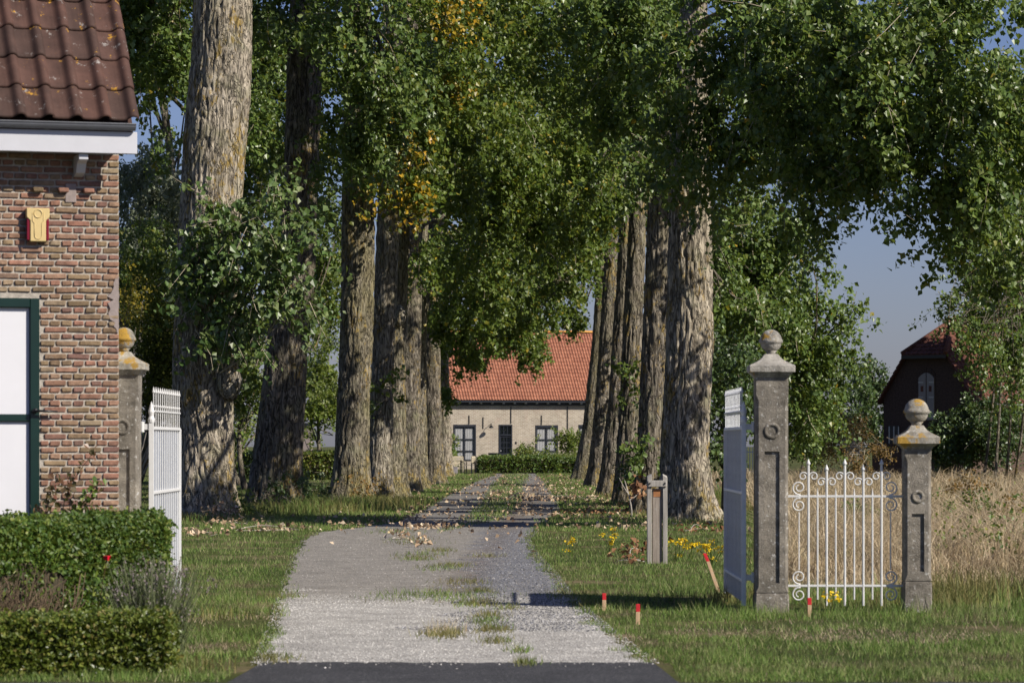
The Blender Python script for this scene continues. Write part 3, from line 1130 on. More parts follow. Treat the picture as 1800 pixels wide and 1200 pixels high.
def straw_field():
    n = 125000
    d = sample_d(n, 37.5, 165, 1.7)
    x = rng.uniform(2.2, .17 * d + 1.0)
    ok = in_poly(x, d, FIELD)
    wob = np.array([fb(a, b, .6) for a, b in zip(x, d)])
    x, d, wob = x[ok], d[ok], wob[ok]
    edge = np.clip((d - 37.5) / 3.0, .25, 1)
    clump = np.array([fb(a, b * .6, 2.4, 9) for a, b in zip(x, d)])
    H = rng.uniform(.22, .66, len(x)) * (1 + .6 * wob + .5 * clump) * edge
    keep = rng.uniform(0, 1, len(x)) < np.clip(.75 + clump * 1.1, .25, 1)
    x, d, H = x[keep], d[keep], H[keep]
    Wd = np.maximum(.008, d * .00021) * rng.uniform(.6, 1.5, len(x))
    V, Fc = blades(x, d, H, Wd, 1.0, 2)
    stuff(link('straw_grass', mesh_from('straw_grass', V, Fc), M['straw']), 'tall dry straw coloured grass field behind the small gate', 'grass')
    # rough verge grass at the feet of the house-side trees and by the piers
    X, Y, H = [], [], []
    for px, py, r, k, h in [(560, 900, 1.2, 1500, .5), (640, 895, .9, 1500, .45), (690, 888, .8, 900, .35), (430, 905, .8, 600, .35), (330, 905, .8, 700, .3), (500, 903, 1.4, 1500, .35),
                            (1290, 895, .8, 900, .45), (1275, 880, .8, 700, .55), (1330, 1060, .35, 300, .22), (1650, 1062, .6, 800, .25), (1730, 1050, .7, 900, .4), (1590, 1066, .4, 300, .2), (1215, 922, .6, 350, .2), (1145, 908, .5, 300, .22), (1100, 888, .5, 250, .22), (1071, 875, .5, 220, .22), (360, 912, 1.0, 600, .22),
                            (1300, 1055, .3, 200, .2), (1480, 1058, .6, 600, .16), (380, 1085, .4, 200, .15), (330, 1180, .25, 160, .15), (560, 870, 1.4, 900, .5)]:
        c = GP(px, py)
        X.append(c[0] + rng.normal(size=k) * r * .6)
        Y.append(c[1] + rng.normal(size=k) * r * 1.2)
        H.append(rng.uniform(.3, 1.0, k) * h)
    X, Y, H = map(np.concatenate, (X, Y, H))
    ok = (X < road_l(Y)) | (X > road_r(Y))
    X, Y, H = X[ok], Y[ok], H[ok]
    V, Fc = blades(X, Y, H, np.maximum(.008, Y * .00015), .55, 2)
    stuff(link('rough_grass', mesh_from('rough_grass', V, Fc), M['weeds']), 'longer rough grass at the feet of trees and gate piers', 'grass')


def litter():
    n = 8000
    d = sample_d(n, 62, 172, 1.1)
    x = rng.uniform(-4.2, 4.2, n) * np.interp(d, [62, 90, 170], [1, .9, .8])
    cl = np.array([fb(a, b * .35, 1.1, 2) for a, b in zip(x, d)])
    ok = rng.uniform(0, 1, n) < np.clip(.10 + cl * 2.0 + .18 * (x > 1), .02, 1)
    x, d = x[ok], d[ok]
    k = 1500
    d2 = sample_d(k, 48, 75, 1.2)
    x2 = rng.uniform(-1, 1, k) * (.12 * d2)
    ok2 = (rng.uniform(0, 1, k) < .06 + .25 * (d2 > 58) * 1.0 - .045) & ((x2 > -3.4) | (d2 > 34))
    x, d = np.concatenate([x, x2[ok2]]), np.concatenate([d, d2[ok2]])
    C = np.stack([x, d, rng.uniform(.025, .10, len(x))], -1)
    V, Fc = leaf_geo(C, .08, .1, (0, 0, .9), .42, .22)
    stuff(link('leaf_litter', mesh_from('leaf_litter', V, [Fc]), M['litter']), 'tan fallen leaves scattered along the shaded avenue', 'leaves')


# ------------------------------------------------------------------ the poplars of the avenue
COT = "the row on the brick cottage's side"
BARN = "the row on the barn's side"
AV = 'poplars lining the avenue'
# label, base pixel row, [(py, px, width)], crown blobs (hidden ones added to shade the trunks), leaf size, material, segs
TREES = [
    dict(l='thickest poplar, with a leafy shoot clump, first in %s' % COT, d=75, seg=132, dz=.055, mat='bark_pale',
         p=[(910, 365, 118), (860, 365, 100), (760, 363, 97), (700, 357, 106), (625, 354, 104), (500, 364, 108), (400, 369, 110), (300, 375, 111), (200, 381, 110), (100, 388, 107), (0, 391, 105), (-350, 405, 85), (-800, 415, 50)],
         b=[(258, 70, 66, 130, 78, 2.4, 1.2), (215, 20, 100, 110, 79, 2.6), (300, 30, 40, 90, 77, 1.2), (285, 245, 22, 60, 79, .7, .5), (480, 30, 60, 80, 80, 2.2)],
         b2=[(415, 430, 50, 40, 73.4, .5, 1.2), (470, 470, 48, 42, 73.3, .5, 1.2), (440, 520, 55, 45, 73.4, .5, 1.3), (500, 560, 44, 40, 73.3, .5, 1.2), (365, 470, 40, 60, 73.8, .35, 1.2), (355, 560, 36, 60, 73.8, .3, 1.2), (420, 600, 55, 34, 73.6, .4, 1.3), (530, 440, 18, 14, 73.3, .3, .7), (472, 350, 20, 55, 73.5, .3, .8), (395, 385, 26, 34, 73.8, .3, .8), (500, 420, 30, 24, 73.4, .4, .8)]),
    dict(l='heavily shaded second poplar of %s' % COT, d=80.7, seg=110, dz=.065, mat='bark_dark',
         p=[(900, 484, 106), (860, 485, 92), (800, 488, 87), (700, 497, 80), (600, 505, 76), (450, 522, 66), (300, 530, 62), (100, 535, 62), (-200, 545, 50), (-700, 552, 32)],
         b=[(645, 60, 78, 100, 77, 2, 1.1), (675, 140, 80, 90, 77, 1.8, 1.3), (632, 210, 58, 100, 78, 1.4, 1.1), (566, 310, 22, 45, 79.3, .4, .7), (690, 230, 60, 80, 78, 1.4), (450, 180, 50, 200, 88, 2.5), (575, 80, 20, 60, 79, .5, .7)]),
    dict(l='third poplar of %s, dark edge and sunlit middle' % COT, d=89, seg=90, dz=.08, mat='bark_ochre',
         p=[(889, 611, 84), (850, 616, 68), (800, 618, 61), (700, 621, 57), (600, 626, 58), (400, 630, 58), (250, 628, 50), (0, 626, 44), (-600, 630, 24)],
         b=[(760, 120, 120, 150, 87, 2.6), (700, 300, 75, 90, 87, 1.6, .9), (560, 150, 60, 200, 93, 2.2, .8)], b3=[(690, 250, 60, 70, 86, 1.2, .6), (750, 90, 70, 110, 86, 1.4, .35), (690, 340, 50, 60, 86.5, .9, .5)]),
    dict(l='fourth poplar of %s, ivy sprig at mid height' % COT, d=92, seg=72, dz=.1, mat='bark',
         p=[(885, 663, 62), (850, 666, 50), (800, 667, 46), (700, 670, 42), (600, 674, 40), (400, 682, 40), (200, 688, 34), (-500, 690, 20)],
         b=[(790, 260, 100, 160, 93, 2.6), (668, 715, 14, 26, 91.2, .2, 1.4)]),
    dict(l='fifth poplar of %s, ochre lichen and a healed knot' % COT, d=100, seg=64, dz=.11, mat='bark_ochre',
         p=[(878, 690, 60), (850, 691, 50), (800, 691, 46), (600, 692, 42), (400, 700, 40), (200, 708, 34), (-400, 710, 20)],
         b=[(850, 330, 100, 180, 99, 2.6)]),
    dict(l='sixth poplar of %s, yellowish foot' % COT, d=111.6, seg=56, dz=.13, mat='bark_dark',
         p=[(867, 714, 56), (840, 714, 48), (700, 717, 44), (500, 722, 40), (200, 728, 30), (-300, 730, 20)],
         b=[(860, 180, 110, 180, 109, 3), (880, 10, 110, 80, 118, 3), (730, 470, 40, 40, 108, 1, .7)]),
    dict(l='seventh poplar of %s, slender and mostly hidden' % COT, d=118.5, seg=50, dz=.14, mat='bark_ochre',
         p=[(861, 733, 50), (830, 732, 41), (700, 730, 38), (500, 735, 34), (200, 740, 28), (-300, 742, 18)],
         b=[(850, 480, 85, 120, 116, 2.6)]),
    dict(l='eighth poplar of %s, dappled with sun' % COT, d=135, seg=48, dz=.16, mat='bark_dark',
         p=[(851, 763, 46), (830, 763, 36), (700, 759, 32), (500, 760, 28), (200, 765, 24), (-200, 766, 16)],
         b=[(870, 540, 80, 75, 131, 2.4), (800, 500, 50, 110, 130, 1.8), (930, 230, 130, 210, 130, 3, .9)]),
    dict(l='last and palest poplar of %s, near the garden table' % COT, d=163, seg=40, dz=.2, mat='bark_pale',
         p=[(839, 784, 34), (820, 784, 24), (700, 780, 21), (500, 778, 20), (200, 780, 18), (-100, 780, 14)],
         b=[(812, 615, 35, 40, 160, 1.4), (780, 670, 14, 50, 161, .5, .7), (925, 590, 50, 40, 158, 1.6), (860, 580, 60, 40, 158, 1.8), (933, 635, 16, 18, 158, .5, 1.2), (845, 625, 12, 18, 158, .4, 1), (900, 420, 110, 120, 160, 3, .8)]),
    dict(l='first and thickest poplar of %s, behind the split wooden post' % BARN, d=70, seg=120, dz=.055, mat='bark_pale',
         p=[(919, 1213, 108), (870, 1206, 90), (800, 1203, 83), (700, 1207, 83), (600, 1212, 83), (450, 1213, 77), (250, 1213, 62), (100, 1217, 50), (-200, 1225, 42), (-700, 1230, 26)],
         b=[(1330, 110, 120, 140, 66, 2.0, 1.1), (1460, 130, 130, 140, 63, 2.0, 1.05), (1610, 130, 150, 170, 62, 2.0, 1.05), (1740, 170, 110, 200, 62, 2.0, 1.0), (1320, 300, 75, 110, 67, 1.6), (1415, 310, 75, 90, 64, 1.8, 1.1),
            (1555, 240, 95, 80, 62, 1.8, 1.2), (1710, 350, 70, 70, 62, 1.5, 1.1), (1705, 440, 38, 60, 62.5, .9, 1.0), (1775, 520, 30, 60, 63, 1, .8), (1650, 440, 8, 40, 62, .25, 1.0), (1660, 380, 25, 40, 62, .5), (1440, 410, 18, 35, 64, .4), (1200, 130, 70, 90, 66.5, 1.2, .8), (1528, 372, 10, 14, 62, .2, 1.8), (1770, 440, 60, 60, 63, 1.5),
            (1245, 240, 45, 110, 66.5, 1, .9), (1195, 240, 40, 60, 67.5, .5, .9), (1180, 340, 18, 50, 68.8, .3, .8), (1258, 350, 24, 60, 68.5, .4, .9), (1485, 300, 65, 60, 63, 1.3, 1.1), (1600, 300, 70, 55, 62, 1.3, 1.1), (1400, 30, 130, 70, 66, 2, .55), (1600, 20, 150, 70, 65, 2, .55), (1760, 30, 90, 80, 64, 2, .55), (1500, 160, 260, 140, 74, 1.5, .5), (1760, 300, 60, 90, 66, 1.5, .8), (1150, 60, 80, 90, 73, 1.6)]),
    dict(l='second poplar of %s, dark and ivy wrapped' % BARN, d=76, seg=72, dz=.09, mat='bark_dark',
         p=[(907, 1139, 66), (870, 1141, 54), (800, 1143, 48), (700, 1146, 46), (500, 1155, 44), (300, 1160, 40), (0, 1165, 34), (-600, 1168, 20)],
         b=[(1110, 90, 120, 150, 74, 2.8, 1.2), (1120, 290, 50, 90, 73.5, 1.4), (1290, 520, 45, 160, 80, 1.2, 1), (1235, 150, 60, 130, 82, 2.5, .6), (1130, 830, 6, 40, 75.4, .15, .5)]),
    dict(l='third poplar of %s, with low leaf tufts' % BARN, d=90.6, seg=60, dz=.11, mat='bark_dark',
         p=[(886, 1100, 52), (850, 1101, 42), (700, 1107, 36), (400, 1120, 32), (200, 1125, 28), (-400, 1128, 18)],
         b=[(1040, 150, 100, 190, 89, 2.8), (1045, 350, 55, 90, 88, 1.6), (1265, 520, 50, 180, 93, 1.6, 1), (1215, 200, 55, 120, 94, 3, .6), (1108, 700, 10, 40, 89, .25, 1)]),
    dict(l='fourth poplar of %s, striped with sun' % BARN, d=102, seg=52, dz=.13, mat='bark_dark',
         p=[(874, 1071, 50), (840, 1073, 38), (700, 1085, 32), (500, 1098, 30), (300, 1105, 26), (-300, 1110, 18)],
         b=[(1000, 330, 80, 150, 100, 2.6), (1225, 540, 45, 160, 105, 2, 1), (1170, 250, 50, 120, 108, 4, .6)]),
    dict(l='fifth poplar of %s, leaning slightly outward' % BARN, d=126, seg=48, dz=.15, mat='bark_dark',
         p=[(856, 1046, 40), (820, 1050, 31), (700, 1060, 27), (500, 1072, 25), (300, 1080, 22), (-200, 1085, 14)],
         b=[(980, 460, 65, 80, 122, 2.4), (950, 540, 60, 30, 122, 1.4, .8), (1185, 580, 40, 120, 126, 3, 1), (1130, 320, 45, 110, 128, 6, .6), (1050, 200, 90, 180, 124, 2.6, .9)]),
    dict(l='last and most slanting poplar of %s, against the red roof' % BARN, d=150, seg=44, dz=.18, mat='bark_ochre',
         p=[(844, 1023, 42), (820, 1027, 33), (750, 1037, 27), (600, 1052, 24), (500, 1058, 22), (300, 1065, 20), (-100, 1070, 14)],
         b=[(985, 555, 30, 30, 147, 1.0, .8), (1020, 430, 45, 50, 147, 1.6), (1030, 530, 10, 35, 147, .4, .7), (915, 500, 70, 60, 147, 2)]),
]
# unseen upper crowns, size and density set to shade the avenue: (x offset, height, rx, ry, rz, sprays)
UPPER = {0: (-3.5, 20, 3, 3.2, 4, 90), 1: (-2, 20, 3.5, 3.4, 4.5, 260), 2: (-.3, 20.5, 4, 4, 5, 320), 3: (-.3, 20.5, 4, 4, 5, 320), 4: (0, 21, 4, 4, 5, 300), 5: (0, 21.5, 4, 5, 5, 300), 6: (0, 22, 4, 5, 5, 300), 7: (0, 23, 4, 6, 5, 300), 8: (0, 25, 4, 8, 5, 300),
         9: (4.5, 25, 2.2, 2.2, 3, 60), 10: (.4, 17.5, 3.0, 2.2, 4.5, 260), 11: (.2, 20, 3.6, 4, 5, 300), 12: (.2, 20.5, 3.8, 5, 5, 190), 13: (.2, 22, 4, 7, 5, 190), 14: (.2, 24, 4, 8, 5, 320)}


def build_poplars():
    for k, t in enumerate(TREES):
        d = t['d']
        base = W(t['p'][0][1], HY + EYE * F / d, d)
        root = thing('poplar_tree', t['l'], 'tree', (base[0], d, 0), 0, AV)
        path = []
        for py, px, w in t['p']:
            q = W(px, py, d)
            path.append((q[0], d, q[2], w * d / F * .5))
        path[0] = (path[0][0], d, -.12, path[0][3])
        TRUNKS.append((base[0], d, path[1][3] * 1.15))
        big = t['seg'] > 80
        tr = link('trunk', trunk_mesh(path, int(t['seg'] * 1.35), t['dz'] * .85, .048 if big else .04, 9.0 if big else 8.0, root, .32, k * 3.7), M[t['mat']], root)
        leafm = 'leaf' if d < 88 else 'leaf_far'
        size = .112 if d < 80 else .112 + (d - 80) * .0006
        cls = crown_part(root, t['b'], leafm, size, per=35 if d < 80 else 29, dens=29 if d < 80 else 26, twig=.22 if d < 80 else .06)
        if 'b2' in t:
            cl2 = crown_part(root, t['b2'], 'leaf_gl', .135, dens=30, twig=.4, name='shoot_foliage', per=18, clump=5)
            mb = MB()
            for c, cl in cl2:
                p0 = W(400 + rng.normal() * 10, 655, 74.25)
                Q = limb(mb, p0, c + np.array([0, 0, .35]), .022, .008, .25, 5, 9)
                for q in cl[:5]:
                    limb(mb, Q[rng.integers(4, 8)], q, .009, .004, .05, 4, 5)
            link('shoot_stem', mb.mesh('shoot_stem', root.location, True), M['twig'], root)['kind'] = 'stuff'
        if 'b3' in t:
            crown_part(root, t['b3'], 'leaf_b', .115, dens=28, twig=.05, name='yellow_foliage')
        # limbs from the trunk to the clumps of the crown
        P = np.array(path)
        mb = MB()
        for c, cl in (cls[1:3] if k == 9 else cls[:3]):
            hz = min(max(c[2] + .8 + .4 * abs(c[0] - base[0]), 3.0), P[:, 2].max() - .5)
            o = np.argsort(P[:, 2])
            p0 = (np.interp(hz, P[o, 2], P[o, 0]), d, hz)
            if abs(p0[0] - c[0]) + abs(c[1] - d) < .9:
                continue
            r0 = .11 if d < 80 else .09
            mb = MB()
            L = limb(mb, p0, c, r0, .03, .9)
            for q in rng.choice(len(cl), min(len(cl), 7), replace=False):
                s = L[rng.integers(3, 9)]
                limb(mb, s, cl[q], .026, .008, .1, 5, 6)
            link('limb', mb.mesh('limb', root.location, True), M['bark_dark'], root)
        xo, hz, rx, ry, rz, ns = UPPER[k]
        c = np.array([base[0] + xo, d, hz])
        S = in_ellipsoid(ns, .5) * np.array([rx, ry, rz]) + c
        C = (S[:, None, :] + rng.normal(size=(ns, 12, 3)) * .4).reshape(-1, 3)
        V, Fc = leaf_geo(C, .30, .7)
        up = link('upper_crown', mesh_from('upper_crown', V - np.array(root.location), [Fc]), M['leaf_far'], root)
        up['kind'] = 'stuff'
    # burl with a sawn branch stub on the first trunk
    return


def knot_details():
    roots = [o for o in COL.objects if o.name.startswith('poplar_tree')]
    for root, px, py, d, r in [(roots[0], 402, 668, 74.35, .24), (roots[4], 702, 555, 99.65, .16)]:
        c = W(px, py, d)
        mb = MB()
        seg = 14
        prof = [(r * 1.35, 0), (r * 1.15, r * .4), (r * .7, r * .75), (r * .3, r * .72), (.01, r * .55)]
        mb.lathe(prof, (0, 0, 0), seg)
        V = np.concatenate(mb.V)
        V = np.stack([V[:, 0] * .9 + V[:, 2] * .35, -V[:, 2], V[:, 1] * 1.5], -1) + rng.normal(size=V.shape) * r * .05
        mb.V = [V + c]
        link('burl', mb.mesh('burl', root.location, True), M['bark'], root)


# ------------------------------------------------------------------ trees and shrubs behind
def simple_tree(name, label, cat, base_px, d, trunk, blobs, leaf, size, dens=30, twig=.06, group=None, stems=1, nbias=(.65, -.55, .50), down=.9, per=28, rtrunk=.12, bark='bark_dark', clump=6):
    bx = (base_px - 900) * d / F
    root = thing(name, label, cat, (bx, d, 0), 0, group)
    cls = crown_part(root, blobs, leaf, size, dens=dens, twig=twig, nbias=nbias, down=down, per=per, clump=clump)
    mb = MB()
    for s in range(stems):
        c, cl = cls[s % len(cls)]
        top = c + rng.normal(size=3) * np.array([.2, .2, .2])
        top[2] = max(top[2], trunk)
        p0 = np.array([bx + (s - (stems - 1) / 2) * .35 + rng.normal() * .05, d + rng.normal() * .1, -.1])
        P = limb(mb, p0, top, rtrunk, rtrunk * .3, .0, 8, 10)
        for c2, cl2 in cls:
            for q in rng.choice(len(cl2), min(len(cl2), 4), replace=False):
                limb(mb, P[rng.integers(3, 9)], cl2[q], rtrunk * .3, .008, .1, 5, 5)
    link('trunk', mb.mesh('trunk', root.location, True), M[bark], root)
    return root


def build_background_plants():
    simple_tree('willow_tree', 'grey green willow showing between the brick cottage and the first poplar', 'tree', 240, 125, 5,
                [(240, 370, 55, 90, 125, 2.2, 1.0), (270, 330, 50, 70, 124, 2), (225, 470, 60, 90, 123, 2), (300, 400, 40, 90, 126, 2)], 'leaf_willow', .12, dens=26)
    simple_tree('leafy_bush', 'green bush below the willow behind the stone ball', 'bush', 240, 112, 2,
                [(235, 500, 50, 100, 112, 1.6, 1.3), (280, 480, 45, 80, 113, 1.5, 1.2), (230, 640, 50, 90, 111, 1.5), (285, 640, 45, 110, 111, 1.5)], 'leaf_shrub', .10)
    simple_tree('yellow_bush', 'small bush turning yellow beside the cottage corner', 'bush', 236, 104, 1.2,
                [(236, 545, 26, 34, 104, .7, 1.1)], 'leaf_yellow', .08, dens=46)
    simple_tree('conifer_tree', 'olive feathery conifer behind the trunk of the thickest poplar', 'tree', 290, 100, 4,
                [(290, 590, 36, 90, 100, 1.0, 1.6), (300, 680, 45, 80, 100, 1.0, 1.4)], 'leaf_conifer', .075, dens=60, down=.3)
    simple_tree('broad_tree', 'broad dark tree closing the view above the cottage roof verge', 'tree', 230, 140, 9,
                [(260, 60, 120, 160, 140, 4), (470, 250, 80, 260, 142, 4), (430, 120, 70, 150, 142, 3.5)], 'leaf_far', .15, dens=20, rtrunk=.35)
    simple_tree('lime_bush', 'bright lime green tree glowing between the second and third poplars', 'tree', 562, 160, 4,
                [(570, 680, 45, 70, 160, 2, 1.1), (575, 560, 35, 50, 162, 1.6, .8), (548, 730, 30, 40, 158, 1.3), (545, 772, 18, 12, 170, .6, .9)], 'leaf_lime', .13, dens=26, rtrunk=.12)
    simple_tree('dark_shrub', 'dark shrub in the shade beyond the second poplar', 'bush', 430, 118, 2,
                [(425, 690, 40, 80, 118, 1.8, 1.2), (440, 560, 40, 90, 122, 2, 1), (560, 420, 45, 130, 125, 2.5), (590, 470, 25, 110, 125, 2)], 'leaf_shrub', .12, dens=28)
    simple_tree('maple_bush', 'pale green bush lit by the sun left of the avenue hedge'.replace('left of', 'beyond'), 'bush', 425, 128, 1.5,
                [(425, 750, 24, 40, 128, 1, 1.2), (560, 640, 25, 60, 150, 1, .5)], 'leaf_lime', .10, dens=34)
    # barn side
    simple_tree('poplar_sapling', 'bushy young poplar rising behind the tall gate pier', 'tree', 1340, 86, 5,
                [(1320, 420, 80, 110, 85, 2.2, 1.2), (1375, 530, 70, 110, 84, 2, 1.2), (1300, 590, 60, 110, 85, 2, 1.2), (1385, 680, 85, 100, 85, 2, 1.2), (1455, 590, 40, 80, 84, 1.2), (1440, 720, 50, 80, 85, 1.6, 1.2), (1478, 600, 14, 40, 84, .5, .8), (1490, 575, 8, 25, 84, .3),
                 (1285, 470, 40, 90, 84, 1.4), (1395, 425, 35, 40, 83, 1, .8)], 'leaf', .105, dens=34, rtrunk=.16, twig=.08)
    simple_tree('laurel_bush', 'low glossy bush between the barn-side trunk and the open gate leaf', 'bush', 1275, 77, 1,
                [(1272, 740, 32, 80, 77, .9, 1.5), (1262, 830, 20, 40, 76.5, .6, 1.3), (1285, 660, 30, 50, 78, .8, 1.2)], 'leaf_dark', .10, dens=50)
    simple_tree('ivy_bush', 'ivy covered undergrowth filling the shade between the barn-side trunks', 'bush', 1150, 80, 1,
                [(1165, 730, 12, 80, 80, .5, 1.2), (1168, 840, 14, 40, 80, .5, 1.0), (1120, 850, 10, 36, 79, .4, .8)], 'leaf_dark', .085, dens=54)
    simple_tree('distant_tree', 'small round tree far beyond the wrought iron gate', 'tree', 1530, 185, 3,
                [(1530, 700, 45, 65, 185, 2.5, 1.1), (1500, 740, 35, 60, 183, 2, 1.1), (1550, 760, 30, 50, 184, 2)], 'leaf_dark', .15, dens=22)
    simple_tree('far_shrub', 'grey green shrub at the far edge of the straw field', 'bush', 1410, 200, 2,
                [(1405, 775, 40, 35, 200, 2, 1), (1440, 770, 40, 40, 195, 2, 1)], 'leaf_shrub', .16, dens=20)
    simple_tree('birch_tree', 'airy multi stemmed birch with thin dark stems over the barn', 'tree', 1755, 118, 9,
                [(1750, 420, 70, 90, 118, 2.2, .7), (1770, 540, 60, 70, 118, 2, .6), (1735, 560, 40, 35, 116, 1.2, .9), (1795, 640, 30, 70, 115, 1.2, 1), (1745, 620, 42, 36, 114, 1.1, .9), (1690, 575, 28, 18, 114, .8, .9), (1770, 690, 32, 40, 113, 1, .9), (1695, 510, 30, 50, 117, 1.0, .6), (1790, 320, 60, 80, 118, 2, .8), (1670, 565, 25, 25, 116, .8, .7)],
                'leaf', .12, dens=28, stems=4, rtrunk=.055, twig=.1)
    simple_tree('shade_tree', 'dense dark tree overhanging the right slope of the barn roof'.replace('right slope', 'lower slope'), 'tree', 1900, 141, 6,
                [(1880, 560, 100, 120, 141, 4, 1.3), (1930, 420, 130, 150, 142, 5, 1.4), (1800, 590, 50, 60, 143, 2.0, 1.1), (1980, 560, 110, 160, 137, 5, 1.4), (1790, 460, 50, 90, 144, 2.5, 1), (1950, 260, 140, 150, 142, 5, 1.2), (2060, 380, 110, 200, 136, 4, 1.3)],
                'leaf_far', .16, dens=24, rtrunk=.3)
    simple_tree('barn_bush', 'light leaved bush growing against the barn wall', 'bush', 1710, 133, 2,
                [(1700, 775, 60, 55, 133, 1.5, 1.2), (1760, 770, 50, 50, 132, 1.4, 1.1), (1650, 780, 22, 40, 133, .8), (1750, 730, 45, 45, 133, 1.2)], 'leaf_dark', .12, dens=34)
    for q, (px, py, dd, lab, lf) in enumerate([(1690, 885, 58, 'green leafy weed standing alone in the straw field', 'leaf_shrub'), (1742, 940, 50, 'green bramble sprawling in the straw beyond the short pier', 'leaf_shrub'), (1700, 860, 70, 'rusty seeding weed in the middle of the straw field', 'leaf_brown'), (1775, 900, 60, 'rusty seeding weed at the outer edge of the straw field', 'leaf_brown'), (1505, 905, 60, 'green weed seen through the bars of the iron gate', 'leaf_shrub'), (1660, 1000, 42, 'yellowish weed in the straw just behind the short pier', 'leaf_lime')]):
        r2 = thing('field_weed', lab, 'plant', ((px - 900) * dd / F, dd, 0), 0, 'weeds in the straw field')
        crown_part(r2, [(px, py, 26, 22, dd, .4, .8)], lf, .05, dens=150, twig=.5, per=16, ls=.4, tr=.005)
    simple_tree('field_bush', 'low green bush at the edge of the straw field', 'bush', 1790, 42, .3,
                [(1785, 985, 30, 50, 42, .35, 1.2), (1740, 1020, 35, 30, 41, .3, .7)], 'leaf_shrub', .05, dens=150, per=22)
    # dead shrub by the field
    d = 120
    root = thing('dead_shrub', 'half dead brown shrub with bare bleached twigs beyond the small gate', 'shrub', ((1490 - 900) * d / F, d, 0))
    crown_part(root, [(1490, 765, 28, 40, d, .8, .8), (1475, 790, 30, 20, d, .8, .8)], 'leaf_brown', .06, dens=60, twig=.5, ls=.7, tr=.01)
    mb = MB()
    for k in range(26):
        p0 = W(1495 + rng.normal() * 6, 815, d) + np.array([0, -.6, 0])
        p1 = W(1495 + rng.normal() * 13, 782 + rng.uniform(-10, 12), d - .7)
        P = limb(mb, p0, p1, .02, .006, .1, 5, 6)
        for q in range(3):
            limb(mb, P[3 + q % 3], P[5] + rng.normal(size=3) * .2, .01, .004, .05, 4, 4)
    link('bare_branch', mb.mesh('bare_branch', root.location), M['dead_twig'], root)
    for px, py, d, lab in [(1545, 800, 95, 'rusty brown dock plant going to seed in front of the barn'), (1512, 815, 88, 'second rusty dock plant nearer the iron gate finials')]:
        r2 = thing('dock_plant', lab, 'plant', ((px - 900) * d / F, d, 0), 0, 'rusty docks in the straw field')
        crown_part(r2, [(px, py, 16, 12, d, .3, 1.3)], 'leaf_brown', .05, dens=120, twig=.6, ls=.45, tr=.006)
    # scrub trunks with bare pale branches behind the stone ball
    d = 108
    root = thing('bare_bush', 'tangle of bare pale branches behind the cottage-side gate pier', 'shrub', ((250 - 900) * d / F, d, 0))
    mb = MB()
    for k in range(16):
        p0 = W(225 + rng.normal() * 10, 720, d)
        p0[2] = .0
        p1 = W(265 + rng.normal() * 25, 600 + rng.normal() * 40, d - 4)
        P = limb(mb, p0, p1, .035, .008, .3, 5, 8)
        for q in range(3):
            limb(mb, P[4 + q], P[5] + rng.normal(size=3) * np.array([.6, .3, .5]), .014, .004, .05, 4, 5)
    link('branch', mb.mesh('branch', root.location), M['dead_twig'], root)


def trunk_foot_plants():
    for px, py, d, lab, leaf in [(418, 885, 73.5, 'yellow green sapling sprouting at the foot of the thickest poplar', 'leaf_lime'), (395, 900, 72, 'pale dry weeds at the foot of the thickest poplar', 'litter'),
                                 (555, 860, 80, 'dark nettles between the second and third poplars', 'leaf_dark'), (505, 880, 79, 'nettles against the foot of the shaded second poplar', 'leaf_dark'),
                                 (640, 880, 86, 'withered weeds at the foot of the third poplar', 'leaf_brown'), (1106, 850, 88, 'ivy climbing low on the barn-side trunks', 'leaf_dark')]:
        r2 = thing('weed_plant', lab, 'plant', ((px - 900) * d / F, d, 0), 0, 'weeds at the feet of the poplars')
        crown_part(r2, [(px, py, 22 if d < 85 else 14, 26 if d != 72 else 12, d, .3, .8)], leaf, .075, dens=90, twig=.4, per=16, ls=.5, tr=.005)


